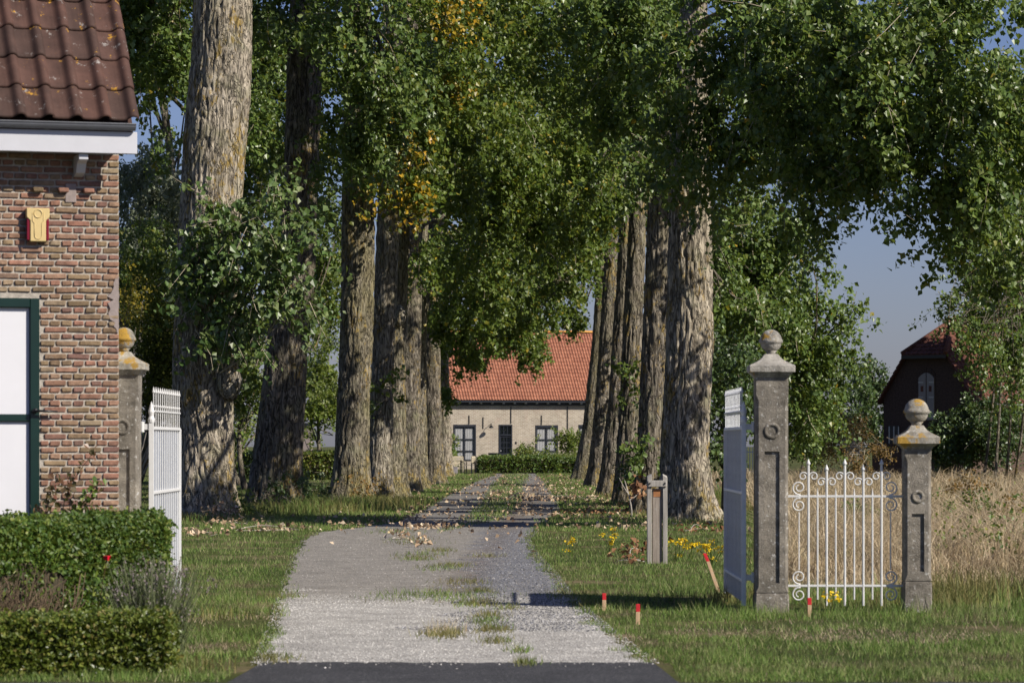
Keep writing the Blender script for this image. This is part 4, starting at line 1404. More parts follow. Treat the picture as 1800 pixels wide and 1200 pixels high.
# ------------------------------------------------------------------ hedges
def hedge(name, label, corners, h, leaf, size, dens, group=None, bare=None, zr=.03, top_var=.03):
    """corners: front-a, front-b, back-b, back-a on the ground"""
    c = np.array(corners, dtype=float)
    root = thing(name, label, 'hedge', (c[:, 0].mean(), c[:, 1].mean(), 0), 0, group)
    loc = np.array(root.location)
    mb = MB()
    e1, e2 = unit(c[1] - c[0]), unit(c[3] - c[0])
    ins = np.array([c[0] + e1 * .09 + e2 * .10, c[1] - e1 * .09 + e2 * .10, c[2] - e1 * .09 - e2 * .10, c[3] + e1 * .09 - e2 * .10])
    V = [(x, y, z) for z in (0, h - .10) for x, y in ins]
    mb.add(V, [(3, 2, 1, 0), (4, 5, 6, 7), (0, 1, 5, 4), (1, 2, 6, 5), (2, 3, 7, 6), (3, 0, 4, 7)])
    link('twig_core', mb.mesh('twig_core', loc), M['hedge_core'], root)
    P = []
    for a in range(4):
        p, q = c[a], c[(a + 1) % 4]
        L = np.linalg.norm(q - p)
        if a == 2:
            continue
        n = int(dens * L * h)
        t = rng.uniform(0, 1, n)
        z = rng.uniform(0.01, h, n)
        nrm = np.array([(q - p)[1], -(q - p)[0]]) / L
        off = rng.normal(size=n) * zr - .035
        bul = np.array([fb(tt * L, zz, 2.2, 1) for tt, zz in zip(t, z)]) * .05
        xy = p[None] * (1 - t[:, None]) + q[None] * t[:, None] + nrm * (off + bul)[:, None]
        k = np.stack([xy[:, 0], xy[:, 1], z], -1)
        if bare is not None:
            k = k[bare(k)]
        P.append(k)
    ax, bx = rng.uniform(0, 1, (2, int(dens * .5 * np.linalg.norm(c[1] - c[0]) * np.linalg.norm(c[3] - c[0]))))
    xy = (c[0] * (1 - ax)[:, None] + c[1] * ax[:, None]) * (1 - bx)[:, None] + (c[3] * (1 - ax)[:, None] + c[2] * ax[:, None]) * bx[:, None]
    zz = h - .03 + rng.normal(size=len(ax)) * zr + np.array([fb(x, y, 1.8, 4) for x, y in xy]) * top_var
    P.append(np.stack([xy[:, 0], xy[:, 1], zz], -1))
    P = np.concatenate(P)
    V, Fc = leaf_geo(P, size, .1, (0, -.3, .5), .4, .12)
    o = link('foliage', mesh_from('foliage', V - loc, [Fc]), M[leaf], root)
    o['kind'] = 'stuff'
    return root


def build_hedges():
    fa, fb_ = (-4.6, 24.6), (W(292, 0, 28.4)[0], 28.4)
    bb, ba = (W(284, 0, 30.6)[0], 30.6), (-4.9, 27.2)

    def bare(k):
        px = 900 + k[:, 0] * F / k[:, 1]
        py = HY + (EYE - k[:, 2]) * F / k[:, 1]
        v = np.exp(-((px - 50) / 70) ** 2 - ((py - 1040) / 50) ** 2) + np.array([fb(a, b, 5) * .5 for a, b in zip(k[:, 0], k[:, 2])])
        return (v < .45) | (rng.uniform(0, 1, len(k)) < .15)
    root = hedge('privet_hedge', 'tall clipped privet hedge in front of the white panelled door', [fa, fb_, bb, ba], .95, 'box_leaf', .036, 9000, bare=bare, zr=.035, top_var=.06)
    # bare woody stems where the hedge has died back
    mb = MB()
    for k in range(260):
        t = rng.uniform(.15, .62)
        p0 = np.array([fa[0] * (1 - t) + fb_[0] * t, fa[1] * (1 - t) + fb_[1] * t - .04, .02])
        p1 = p0 + np.array([rng.normal() * .16, -.02 + rng.normal() * .05, rng.uniform(.25, .62)])
        P = limb(mb, p0, p1, .006, .003, .0, 4, 5)
        limb(mb, P[2], P[3] + rng.normal(size=3) * .09, .004, .002, 0, 4, 4)
    w = link('woody_stems', mb.mesh('woody_stems', root.location), M['hedge_stem'], root)
    w['kind'] = 'stuff'
    a, b = (-4.4, 22.9), (W(298, 0, 23.6)[0], 23.6)
    hedge('box_hedge', 'low clipped box hedge with its end in shadow, closest to the road', [a, b, (b[0] - .02, b[1] + .55), (a[0], a[1] + .55)], .40, 'box_leaf_y', .031, 16000, zr=.035)
    # far hedges
    d = 181
    hedge('garden_hedge', 'clipped hedge across the end of the driveway before the farmhouse', [(W(842, 0, d)[0], d), (W(982, 0, d)[0], d), (W(975, 0, d + 4)[0], d + 4), (W(842, 0, d + 4)[0], d + 4)], .86, 'box_leaf', .11, 420, zr=.06, top_var=.12)
    hedge('garden_hedge', 'short shaded hedge beside the slanting last poplar', [(W(984, 0, d + 3)[0], d + 3), (W(1045, 0, d + 3)[0], d + 3), (W(1045, 0, d + 6)[0], d + 6), (W(984, 0, d + 6)[0], d + 6)], .75, 'box_leaf', .11, 420, zr=.06, top_var=.08)
    d = 150
    hedge('garden_hedge', 'clipped hedge seen between the second and third poplars', [(W(520, 0, d)[0], d), (W(590, 0, d)[0], d), (W(590, 0, d + 2)[0], d + 2), (W(520, 0, d + 2)[0], d + 2)], 1.2, 'box_leaf_y', .10, 460, zr=.06, top_var=.1)
    d = 152
    hedge('garden_hedge', 'dark clipped hedge seen between the first and second poplars', [(W(395, 0, d)[0], d), (W(452, 0, d)[0], d), (W(452, 0, d + 2)[0], d + 2), (W(395, 0, d + 2)[0], d + 2)], 1.2, 'leaf_dark', .10, 460, zr=.06, top_var=.1)
    simple_tree('round_bush', 'rounded clipped bush under the farmhouse window', 'bush', 938, 190, .5, [(934, 802, 24, 8, 190, .8, 1.6)], 'box_leaf_y', .11, dens=60)
    simple_tree('rose_bush', 'loose climbing rose beside the farmhouse window', 'bush', 1003, 205, 1, [(1003, 782, 20, 18, 205, .7, 1.3), (988, 775, 12, 10, 205, .5, 1)], 'leaf_lime', .12, dens=40)
    simple_tree('rose_bush', 'leafy shrub below the partly hidden farmhouse window', 'bush', 797, 205, 1, [(789, 785, 6, 18, 205, .4, 1.2), (806, 805, 26, 5, 200, .7, 1.2)], 'leaf_shrub', .12, dens=40)
    n = 3500
    d = rng.uniform(186, 196, n)
    x = W(rng.uniform(960, 1030, n), 0, d)[0] if False else (rng.uniform(950, 1030, n) - 900) * d / F
    V, Fc = blades(x, d, rng.uniform(.6, 1.25, n), np.full(n, .05), .3, 2)
    stuff(link('tall_grass', mesh_from('tall_grass', V, Fc), M['leaf_lime']), 'tall bright grass in the garden before the farmhouse', 'grass')


# ------------------------------------------------------------------ plants by the cottage
def cottage_plants():
    d = 25.3
    c = W(268, 0, d)
    root = thing('lavender_bush', 'faded grey lavender bush spilling over the hedge end', 'shrub', (c[0], d, 0))
    n = 800
    a = rng.uniform(0, 2 * PI, n)
    tilt = rng.uniform(0, 1, n) ** .7 * .7
    L = rng.uniform(.30, .74, n)
    dirv = np.stack([np.sin(tilt) * np.cos(a), np.sin(tilt) * np.sin(a), np.cos(tilt)], -1)
    B = np.stack([c[0] + rng.normal(size=n) * .08, d + rng.normal(size=n) * .08, np.full(n, .0)], -1)
    T = B + dirv * L[:, None] + np.array([0, 0, .06])
    u = rnd_dir(n) * .0035
    V = np.stack([B - u, B + u, T + u * .8, T - u * .8], 1).reshape(-1, 3)
    st = link('stems', mesh_from('stems', V - np.array(root.location), [np.arange(n)[:, None] * 4 + np.array([0, 1, 2, 3])]), M['lavender'], root)
    st['kind'] = 'stuff'
    T, dv = T[:300], dirv[:300]
    H = (T[:, None, :] - dv[:, None, :] * rng.uniform(0, .07, (300, 5))[:, :, None] + rng.normal(size=(300, 5, 3)) * .006).reshape(-1, 3)
    V, Fc = leaf_geo(H, .016, -.5)
    hd = link('flower_heads', mesh_from('flower_heads', V - np.array(root.location), [Fc]), M['lavender_head'], root)
    hd['kind'] = 'stuff'
    t = rng.uniform(.05, .65, (n, 5))
    H = (B[:, None, :] + (dirv * L[:, None])[:, None, :] * t[:, :, None] + rng.normal(size=(n, 5, 3)) * .02).reshape(-1, 3)
    V, Fc = leaf_geo(H, .03, -.8, width=.16)
    hf = link('foliage', mesh_from('foliage', V - np.array(root.location), [Fc]), M['lavender'], root)
    hf['kind'] = 'stuff'
    # rose: stem, red bloom, leaves
    d = 25.2
    c = W(188, 980, d)
    root = thing('rose_plant', 'single red rose blooming in front of the privet hedge', 'flower', (c[0], d, 0))
    mb = MB()
    limb(mb, (c[0] - .08, d, 0), c, .005, .003, 0, 5, 7)
    link('stem', mb.mesh('stem', root.location), M['leaf_red'], root)
    mb = MB()
    for k in range(9):
        a = k * 2.4
        r = .012 + .0022 * k
        V = []
        for s, zz in ((-.6, -.018), (.6, -.018), (.75, .016), (-.75, .016)):
            V.append((c[0] + math.cos(a + s) * r * (1.25 if zz > 0 else .7), c[1] + math.sin(a + s) * r * (1.25 if zz > 0 else .7), c[2] + zz))
        mb.add(V, [(0, 1, 2, 3)])
    link('bloom', mb.mesh('bloom', root.location), M['rose'], root)
    C = c + np.stack([rng.normal(size=40) * .05 - .03, rng.normal(size=40) * .03, rng.uniform(-.35, -.03, 40)], -1)
    V, Fc = leaf_geo(C, .045, .3)
    link('foliage', mesh_from('foliage', V - np.array(root.location), [Fc]), M['box_leaf'], root)['kind'] = 'stuff'
    # reddish rose shoots before the wall
    for px, py0, d, lab in [(160, 800, 30.3, 'tall reddish rose shoot against the brick wall'), (105, 850, 30.0, 'shorter reddish rose shoots beside the dark green door frame'), (172, 850, 30.2, 'green leaved shoot rising above the hedge at the cottage corner')]:
        top = W(px, py0, d)
        r2 = thing('rose_shoot', lab, 'plant', (top[0] - .15, d, 0), 0, 'rose shoots along the cottage wall')
        mb = MB()
        P = limb(mb, (top[0] - .22, d, .3), top, .008, .003, .1, 5, 10)
        Q = limb(mb, (top[0] - .30, d, .3), top + np.array([-.2, .05, -.22]), .007, .003, .1, 5, 10)
        Q2 = limb(mb, (top[0] - .2, d, .3), top + np.array([.06, -.05, -.3]), .007, .003, .1, 5, 10)
        link('stem', mb.mesh('stem', r2.location), M['leaf_red'], r2)
        pts = np.concatenate([P[2:], Q[2:], Q2[2:]])
        C = (pts[:, None, :] + rng.normal(size=(len(pts), 9, 3)) * .035).reshape(-1, 3)
        V, Fc = leaf_geo(C, .05, .4)
        link('foliage', mesh_from('foliage', V - np.array(r2.location), [Fc]), M['leaf_red' if px != 172 else 'box_leaf'], r2)['kind'] = 'stuff'


# ------------------------------------------------------------------ the brick cottage at the gate
def build_cottage():
    th = math.radians(17.0)
    root = thing('brick_cottage', 'old brick cottage corner with brown pantiled roof beside the gate', 'house', (-3.588, 31.2, 0), th)
    # wall backing (mortar) with the door opening
    mb = MB()
    dx0, dx1, dtop = -1.95, -.735, 2.915
    zt = 4.42
    mb.box(-6, dx0, .006, .34, -.1, zt)
    mb.box(dx1, -.006, .006, .34, -.1, zt)
    mb.box(dx0, dx1, .006, .34, dtop, zt)
    mb.box(-.34, -.008, .34, 5, -.1, zt)
    wall = link('wall', mb.mesh('wall'), M['mortar'], root)
    # bricks: alternate stretcher and header courses
    ch, sl, hl, jt, bh = .0605, .215, .1075, .0155, .0445

    def brick_mesh(L, k):
        r = random.Random(k)
        bm = bmesh.new()
        bmesh.ops.create_cube(bm, size=1)
        for v in bm.verts:
            v.co.x *= L
            v.co.y *= .07
            v.co.z *= bh
        bmesh.ops.bevel(bm, geom=bm.edges[:], offset=.007, segments=1, affect='EDGES')
        for v in bm.verts:
            v.co.x += r.uniform(-.004, .004)
            v.co.z += r.uniform(-.0035, .0035)
            v.co.y += r.uniform(-.003, .003)
        me = bpy.data.meshes.new('brick')
        bm.to_mesh(me)
        bm.free()
        me.polygons.foreach_set('use_smooth', np.zeros(len(me.polygons), dtype=bool))
        me.materials.append(M['brick'])
        return me
    S = [brick_mesh(sl - jt, k) for k in range(6)]
    Hh = [brick_mesh(hl - jt, 50 + k) for k in range(6)]
    S3 = [brick_mesh(sl * .75 - jt, 90 + k) for k in range(3)]
    spots = []
    ncourse = int(zt / ch)
    for c in range(ncourse):
        z = (c + .5) * ch
        header = c % 2 == 0
        x = 0.0
        off = [0, 0, .0, sl * .5][c % 4]
        if not header:
            first = sl * .75 if c % 4 == 1 else sl * .75
            L = first
        while x > -2.6:
            if header:
                L = hl
            elif x == 0.0:
                L = sl * .75
            else:
                L = sl if not (c % 4 == 3 and abs(x + sl * .75) < 1e-6) else hl
            cx = x - L * .5
            if header and x == 0.0:
                pass
            x -= L
            inside = cx - L / 2 + jt < dx1 and cx + L / 2 > dx0 and z < dtop + ch * .4
            if inside:
                # cut bricks that would cross the door jamb
                left = dx1 + .004
                if cx + L / 2 - left > .05 and cx < 0 and cx + L / 2 > dx1:
                    LL = cx + L / 2 - left
                    spots.append((cx + L / 2 - LL / 2, z, LL, L))
                continue
            spots.append((cx, z, L, L))
    vis = [s for s in spots if s[0] > -1.15 and s[1] > .82]
    rest = [s for s in spots if not (s[0] > -1.15 and s[1] > .82)]
    vis.sort(key=lambda s: -s[2])
    rest += vis[300:]
    vis = vis[:300]
    for k, (cx, z, L, L0) in enumerate(vis):
        me = random.choice(Hh if L0 < .12 else (S3 if L0 < .18 else S))
        o = bpy.data.objects.new('brick', me)
        o.location = (cx + random.uniform(-.002, .002), .026 + random.uniform(-.004, .004), z + random.uniform(-.002, .002))
        o.rotation_euler = (random.uniform(-.01, .01), random.choice((0, 0, PI)) + random.uniform(-.008, .008), random.uniform(-.01, .01))
        if L != L0:
            o.scale = ((L - jt) / (L0 - jt), 1, 1)
        COL.objects.link(o)
        o.parent = wall
    mb = MB()
    for cx, z, L, L0 in rest:
        me = random.choice(Hh if L0 < .12 else (S3 if L0 < .18 else S))
        V = np.array([v.co for v in me.vertices])
        V[:, 0] *= (L - jt) / (L0 - jt)
        V += np.array([cx, .026 + random.uniform(-.004, .004), z])
        fs = {}
        for p in me.polygons:
            fs.setdefault(len(p.vertices), []).append(list(p.vertices))
        mb.add(V, [np.array(f) for f in fs.values()])
    o = link('brickwork', mb.mesh('brickwork'), M['brick'], wall)
    o['kind'] = 'stuff'
    # corbelled bricks under the eaves
    for px in (70, 113, 156):
        x = -(210 - px) / 186.0
        o = link('corbel_brick', Hh[2], M['brick'], wall, (x, -.030, 3.90))
    # cement smears
    mb = MB()
    mb.box(-.50, -.40, -.016, .01, 3.79, 3.96)
    V = np.concatenate(mb.V)
    link('cement_patch', mb.mesh('cement_patch', bevel=.004), M['cement'], wall)
    mb = MB()
    r_ = random.Random(3)
    right_e = [(-.004 - r_.uniform(0, .01), 3.12 - q * .03) for q in range(18)]
    left_e = [(-.012 - .085 * math.sin(PI * q / 17) * r_.uniform(.35, 1.25) - r_.uniform(0, .02), 2.61 + q * .03) for q in range(18)]
    pts = right_e + left_e
    V = [(x, y, z) for y in (-.013, .01) for x, z in pts]
    k = len(pts)
    mb.add(V, [tuple(range(k)), tuple(range(2 * k - 1, k - 1, -1))])
    for a in range(k):
        b = (a + 1) % k
        mb.add([V[a], V[b], V[b + k], V[a + k]], [(0, 1, 2, 3)])
    link('cement_patch', mb.mesh('cement_patch'), M['cement'], wall)
    # door: green frame and rail, white panels, lever handle
    mb = MB()
    mb.box(dx1 - .085, dx1, -.012, .12, 0, dtop)
    mb.box(dx0, dx0 + .085, -.012, .12, 0, dtop)
    mb.box(dx0 + .085, dx1 - .085, -.012, .12, dtop - .085, dtop)
    fr = link('door_frame', mb.mesh('door_frame', bevel=.006), M['door_green'], root)
    mb = MB()
    mb.box(dx0 + .085, dx1 - .085, -.004, .09, 1.80, 1.862)
    link('door_rail', mb.mesh('door_rail', bevel=.005), M['door_green'], root)
    for a, b in ((1.862, dtop - .085), (.1, 1.80)):
        mb = MB()
        mb.box(dx0 + .085, dx1 - .085, .03, .07, a, b)
        link('door_panel', mb.mesh('door_panel', bevel=.004), M['door_white'], root)
    mb = MB()
    mb.tube([(dx1 - .045, -.015, 1.895), (dx1 - .045, -.07, 1.895)], .024, 10)
    mb.tube([(dx1 - .05, -.062, 1.895), (dx1 + .05, -.066, 1.893), (dx1 + .155, -.062, 1.888)], [.012, .010, .009], 8)
    link('door_handle', mb.mesh('door_handle', smooth=True), M['black'], root)
    # fascia, gutter, bracket
    mb = MB()
    mb.box(-6, .10, -.34, -.30, 4.215, 4.415)
    link('fascia', mb.mesh('fascia', bevel=.005), M['fascia'], root)
    mb = MB()
    mb.box(-6, .085, -.30, .0, 4.395, 4.41)
    link('soffit', mb.mesh('soffit'), M['fascia'], root)
    mb = MB()
    a = np.linspace(PI, 2 * PI, 9)
    prof = [(-.37 + .055 * math.cos(t), 4.475 + .055 * math.sin(t)) for t in a]
    V = [(x, y, z) for x in (-6, .075) for y, z in prof]
    k = len(prof)
    i = np.arange(k - 1)
    mb.add(V, [np.stack([i, i + 1, i + 1 + k, i + k], -1), tuple(range(k, 2 * k))])
    mb.tube([(-6, -.425, 4.478), (.075, -.425, 4.478)], .008, 6)
    link('gutter', mb.mesh('gutter', smooth=False), M['gutter'], root)
    mb = MB()
    zz = [(-.30, 4.21), (-.30, 4.16), (-.20, 4.13), (-.14, 4.05), (-.06, 4.03), (.0, 4.02), (0, 4.21)]
    V = [(x, y, z) for x in (-.425, -.34) for y, z in zz]
    k = len(zz)
    mb.add(V, [tuple(range(k))[::-1], tuple(range(k, 2 * k))] + [(a, (a + 1) % k, (a + 1) % k + k, a + k) for a in range(k)])
    link('eaves_bracket', mb.mesh('eaves_bracket', bevel=.004), M['fascia'], root)
    # roof: pantiles one by one on a sloping board
    pitch = math.radians(50)
    cs, sn = math.cos(pitch), math.sin(pitch)
    o0 = np.array([.10, -.42, 4.50])
    mb = MB()
    V = [(-6, -.36, 4.44), (.06, -.36, 4.44), (.06, -.36 + 3.2 * cs, 4.44 + 3.2 * sn), (-6, -.36 + 3.2 * cs, 4.44 + 3.2 * sn)]
    V2 = [(x, y + .05, z - .05) for x, y, z in V]
    mb.add(V + V2, [(0, 1, 2, 3), (7, 6, 5, 4), (0, 4, 5, 1), (1, 5, 6, 2), (2, 6, 7, 3), (3, 7, 4, 0)])
    roof = link('roof', mb.mesh('roof'), M['tile_near'], root)
    tw, ex, tl = .255, .385, .44
    nu = 25

    def tile_mesh(k):
        r = random.Random(k)
        u = np.linspace(0, 1, nu)
        h = np.interp(u, [0, .08, .2, .4, .55, .62, .68, .75, .83, .90, .96, 1.0], [.020, .008, .002, .000, .004, .016, .036, .050, .053, .046, .028, .012])
        Vt, fc = [], []
        for v, lift in ((0, .028), (.06, .030), (.5, .016), (1, .0)):
            for uu, hh in zip(u, h):
                Vt.append(((uu - 1) * (tw + .018), v * tl, hh + lift + r.uniform(-.001, .001)))
        for uu, hh in zip(u, h):
            Vt.append(((uu - 1) * (tw + .018), 0.0, hh + .028 - .022))
        Vt = np.array(Vt)
        W3 = np.stack([Vt[:, 0], Vt[:, 1] * cs - Vt[:, 2] * sn, Vt[:, 1] * sn + Vt[:, 2] * cs], -1)
        for a in range(3):
            for b in range(nu - 1):
                fc.append((a * nu + b, a * nu + b + 1, (a + 1) * nu + b + 1, (a + 1) * nu + b))
        for b in range(nu - 1):
            fc.append((4 * nu + b, 4 * nu + b + 1, b + 1, b))
        me = mesh_from('roof_tile', W3, [np.array(fc)], True)
        me.materials.append(M['tile_near'])
        return me
    T = [tile_mesh(k) for k in range(5)]
    for r in range(6):
        for c in range(7):
            o = bpy.data.objects.new('roof_tile', random.choice(T))
            v = r * ex
            o.location = (o0[0] - c * tw + random.uniform(-.003, .003), o0[1] + v * cs, o0[2] + v * sn)
            o.rotation_euler = (random.uniform(-.006, .006), 0, random.uniform(-.006, .006))
            COL.objects.link(o)
            o.parent = roof
    # alarm siren on the wall: a thing of its own, fixed to the bricks
    c = Vector((-.76, 0, 3.58))
    R = Matrix.Rotation(th, 4, 'Z')
    base = Vector((-3.588, 31.2, 0)) + R @ Vector((c.x, -.012, 0))
    al = thing('alarm_siren', 'beige alarm siren box with dark red sides on the brick wall', 'alarm box', base + Vector((0, 0, 3.58)), th)
    mb = MB()
    zt, zb, w, nw = .147, -.155, .105, .072
    poly = [(-w, zt), (w, zt), (w, .065), (nw, .035), (nw, zb), (-nw, zb), (-nw, .035), (-w, .065)]

    def prism(mb, poly, y0, y1):
        k = len(poly)
        V = [(x, y, z) for y in (y0, y1) for x, z in poly]
        mb.add(V, [tuple(range(k)), tuple(range(2 * k - 1, k - 1, -1))] + [(a + k, (a + 1) % k + k, (a + 1) % k, a) for a in range(k)])
    prism(mb, poly, -.075, 0)
    link('cover', mb.mesh('cover', bevel=.006), M['beige'], al)
    mb = MB()
    mb.box(-w + .004, -nw - .001, -.066, 0, zb + .012, .055)
    mb.box(nw + .001, w - .004, -.066, 0, zb + .012, .055)
    link('red_lens', mb.mesh('red_lens', bevel=.005), M['maroon'], al)
    mb = MB()
    a = np.linspace(0, 2 * PI, 25)
    mb.tube([(.036 * math.cos(t), -.077, .098 + .036 * math.sin(t)) for t in a], .005, 6, False)
    link('round_rim', mb.mesh('round_rim', smooth=True), M['beige'], al)
    mb = MB()
    pts = [(-.05, -.077, .11), (-.05, -.077, .03), (-.033, -.077, .01), (-.033, -.077, -.10)] + [(.033 * math.cos(t), -.077, -.10 + .033 * math.sin(t)) for t in np.linspace(PI, 2 * PI, 9)] + [(.033, -.077, .01), (.05, -.077, .03), (.05, -.077, .11)]
    mb.tube(pts, .0035, 5)
    link('raised_panel', mb.mesh('raised_panel', smooth=True), M['beige'], al)


# ------------------------------------------------------------------ gate piers, gate leaves, small gate
def pier(label, px, H, half, cap_half, ball_r, ring_z, ring_r, panel, d=32.4, capm='stone_cap'):
    x = (px - 900) * d / F
    root = thing('gate_pier', label, 'gate pier', (x, d, 0), 0, 'stone gate piers')
    b0, b1, pz0, pz1 = panel
    pz0 = max(pz0, b0 + .09)
    ph = half * .46
    # shaft with chamfered corners and a sunk front panel
    mb = MB()
    mb.lathe([(half * 1.05, -.1), (half * 1.05, b0 - .05), (half * 1.0, b0)], (0, 0, 0), square=True)
    link('plinth', mb.mesh('plinth', bevel=.012), M['stone'], root)
    mb = MB()
    ch = .028
    top = H

    def ring(hw, c, z):
        return [(-hw + c, -hw, z), (hw - c, -hw, z), (hw, -hw + c, z), (hw, hw - c, z), (hw - c, hw, z), (-hw + c, hw, z), (-hw, hw - c, z), (-hw, -hw + c, z)]
    zs = [(b0 + .002, .004), (b0 + .06, ch), (b1 - .05, ch), (b1, .004), (top, .004)]
    V = []
    for z, c in zs:
        V += ring(half, c, z)
    f = []
    for a in range(len(zs) - 1):
        for k in range(8):
            if k == 0 and a == 1:
                continue
            f.append((a * 8 + k, a * 8 + (k + 1) % 8, (a + 1) * 8 + (k + 1) % 8, (a + 1) * 8 + k))
    mb.add(V, [np.array(f)])
    mb.add(ring(half, .004, top), [tuple(range(8))])
    # front face with sunk panel between the chamfers
    y = -half
    a, bq, zb, zt_ = -half + ch, half - ch, zs[1][0], zs[2][0]
    dp = y + .022
    V = [(a, y, zb), (bq, y, zb), (bq, y, zt_), (a, y, zt_), (-ph, y, pz0), (ph, y, pz0), (ph, y, pz1), (-ph, y, pz1), (-ph, dp, pz0), (ph, dp, pz0), (ph, dp, pz1), (-ph, dp, pz1)]
    mb.add(V, [(0, 1, 5, 4), (1, 2, 6, 5), (2, 3, 7, 6), (3, 0, 4, 7), (4, 5, 9, 8), (5, 6, 10, 9), (6, 7, 11, 10), (7, 4, 8, 11), (8, 9, 10, 11)])
    link('shaft', mb.mesh('shaft'), M['stone'], root)
    mb = MB()
    t = np.linspace(0, 2 * PI, 29)
    mb.tube([(ring_r * math.cos(q), -half + .004, ring_z + ring_r * math.sin(q)) for q in t], .019, 8, False)
    link('carved_ring', mb.mesh('carved_ring', smooth=True), M['stone'], root)
    mb = MB()
    h = half
    cp = cap_half
    mb.lathe([(h * 1.0, H), (h * 1.08, H + .012), (h * 1.12, H + .022), (h * 1.16, H + .024), (cp * .90, H + .046), (cp * .93, H + .050)], (0, 0, 0), square=True)
    mb.lathe([(cp, H + .051), (cp, H + .112), (cp * .95, H + .120), (cp * .66, H + .150), (cp * .44, H + .182), (cp * .29, H + .225)], (0, 0, 0), square=True)
    cap = link('cap', mb.mesh('cap', bevel=.006), M[capm], root)
    mb = MB()
    z0 = H + .222
    r = ball_r
    prof = [(r * .42, z0), (r * .40, z0 + .02), (r * .55, z0 + .035)]
    zc = z0 + .03 + r * .72
    for q in np.linspace(-.95, -.02, 7):
        prof.append((r * .93 * math.cos(q * PI / 2 * .92), zc + r * .80 * math.sin(q * PI / 2 * .92)))
    prof += [(r * 1.04, zc + .004), (r * 1.06, zc + .018), (r * 1.02, zc + .03)]
    for q in np.linspace(.08, 1, 9):
        prof.append((max(.004, r * .96 * math.cos(q * PI / 2)), zc + .028 + r * .92 * math.sin(q * PI / 2)))
    mb.lathe(prof, (0, 0, 0), 28)
    ball = link('ball_finial', mb.mesh('ball_finial', smooth=True), M[capm], root)
    return root


def scroll_pts(cx, cz, r0, r1, a0, turns, ccw, n=26):
    t = np.linspace(0, 1, n)
    a = a0 + (1 if ccw else -1) * t * turns * 2 * PI
    r = r0 + (r1 - r0) * t ** .8
    return [(cx + rr * math.cos(aa), 0, cz + rr * math.sin(aa)) for rr, aa in zip(r, a)]


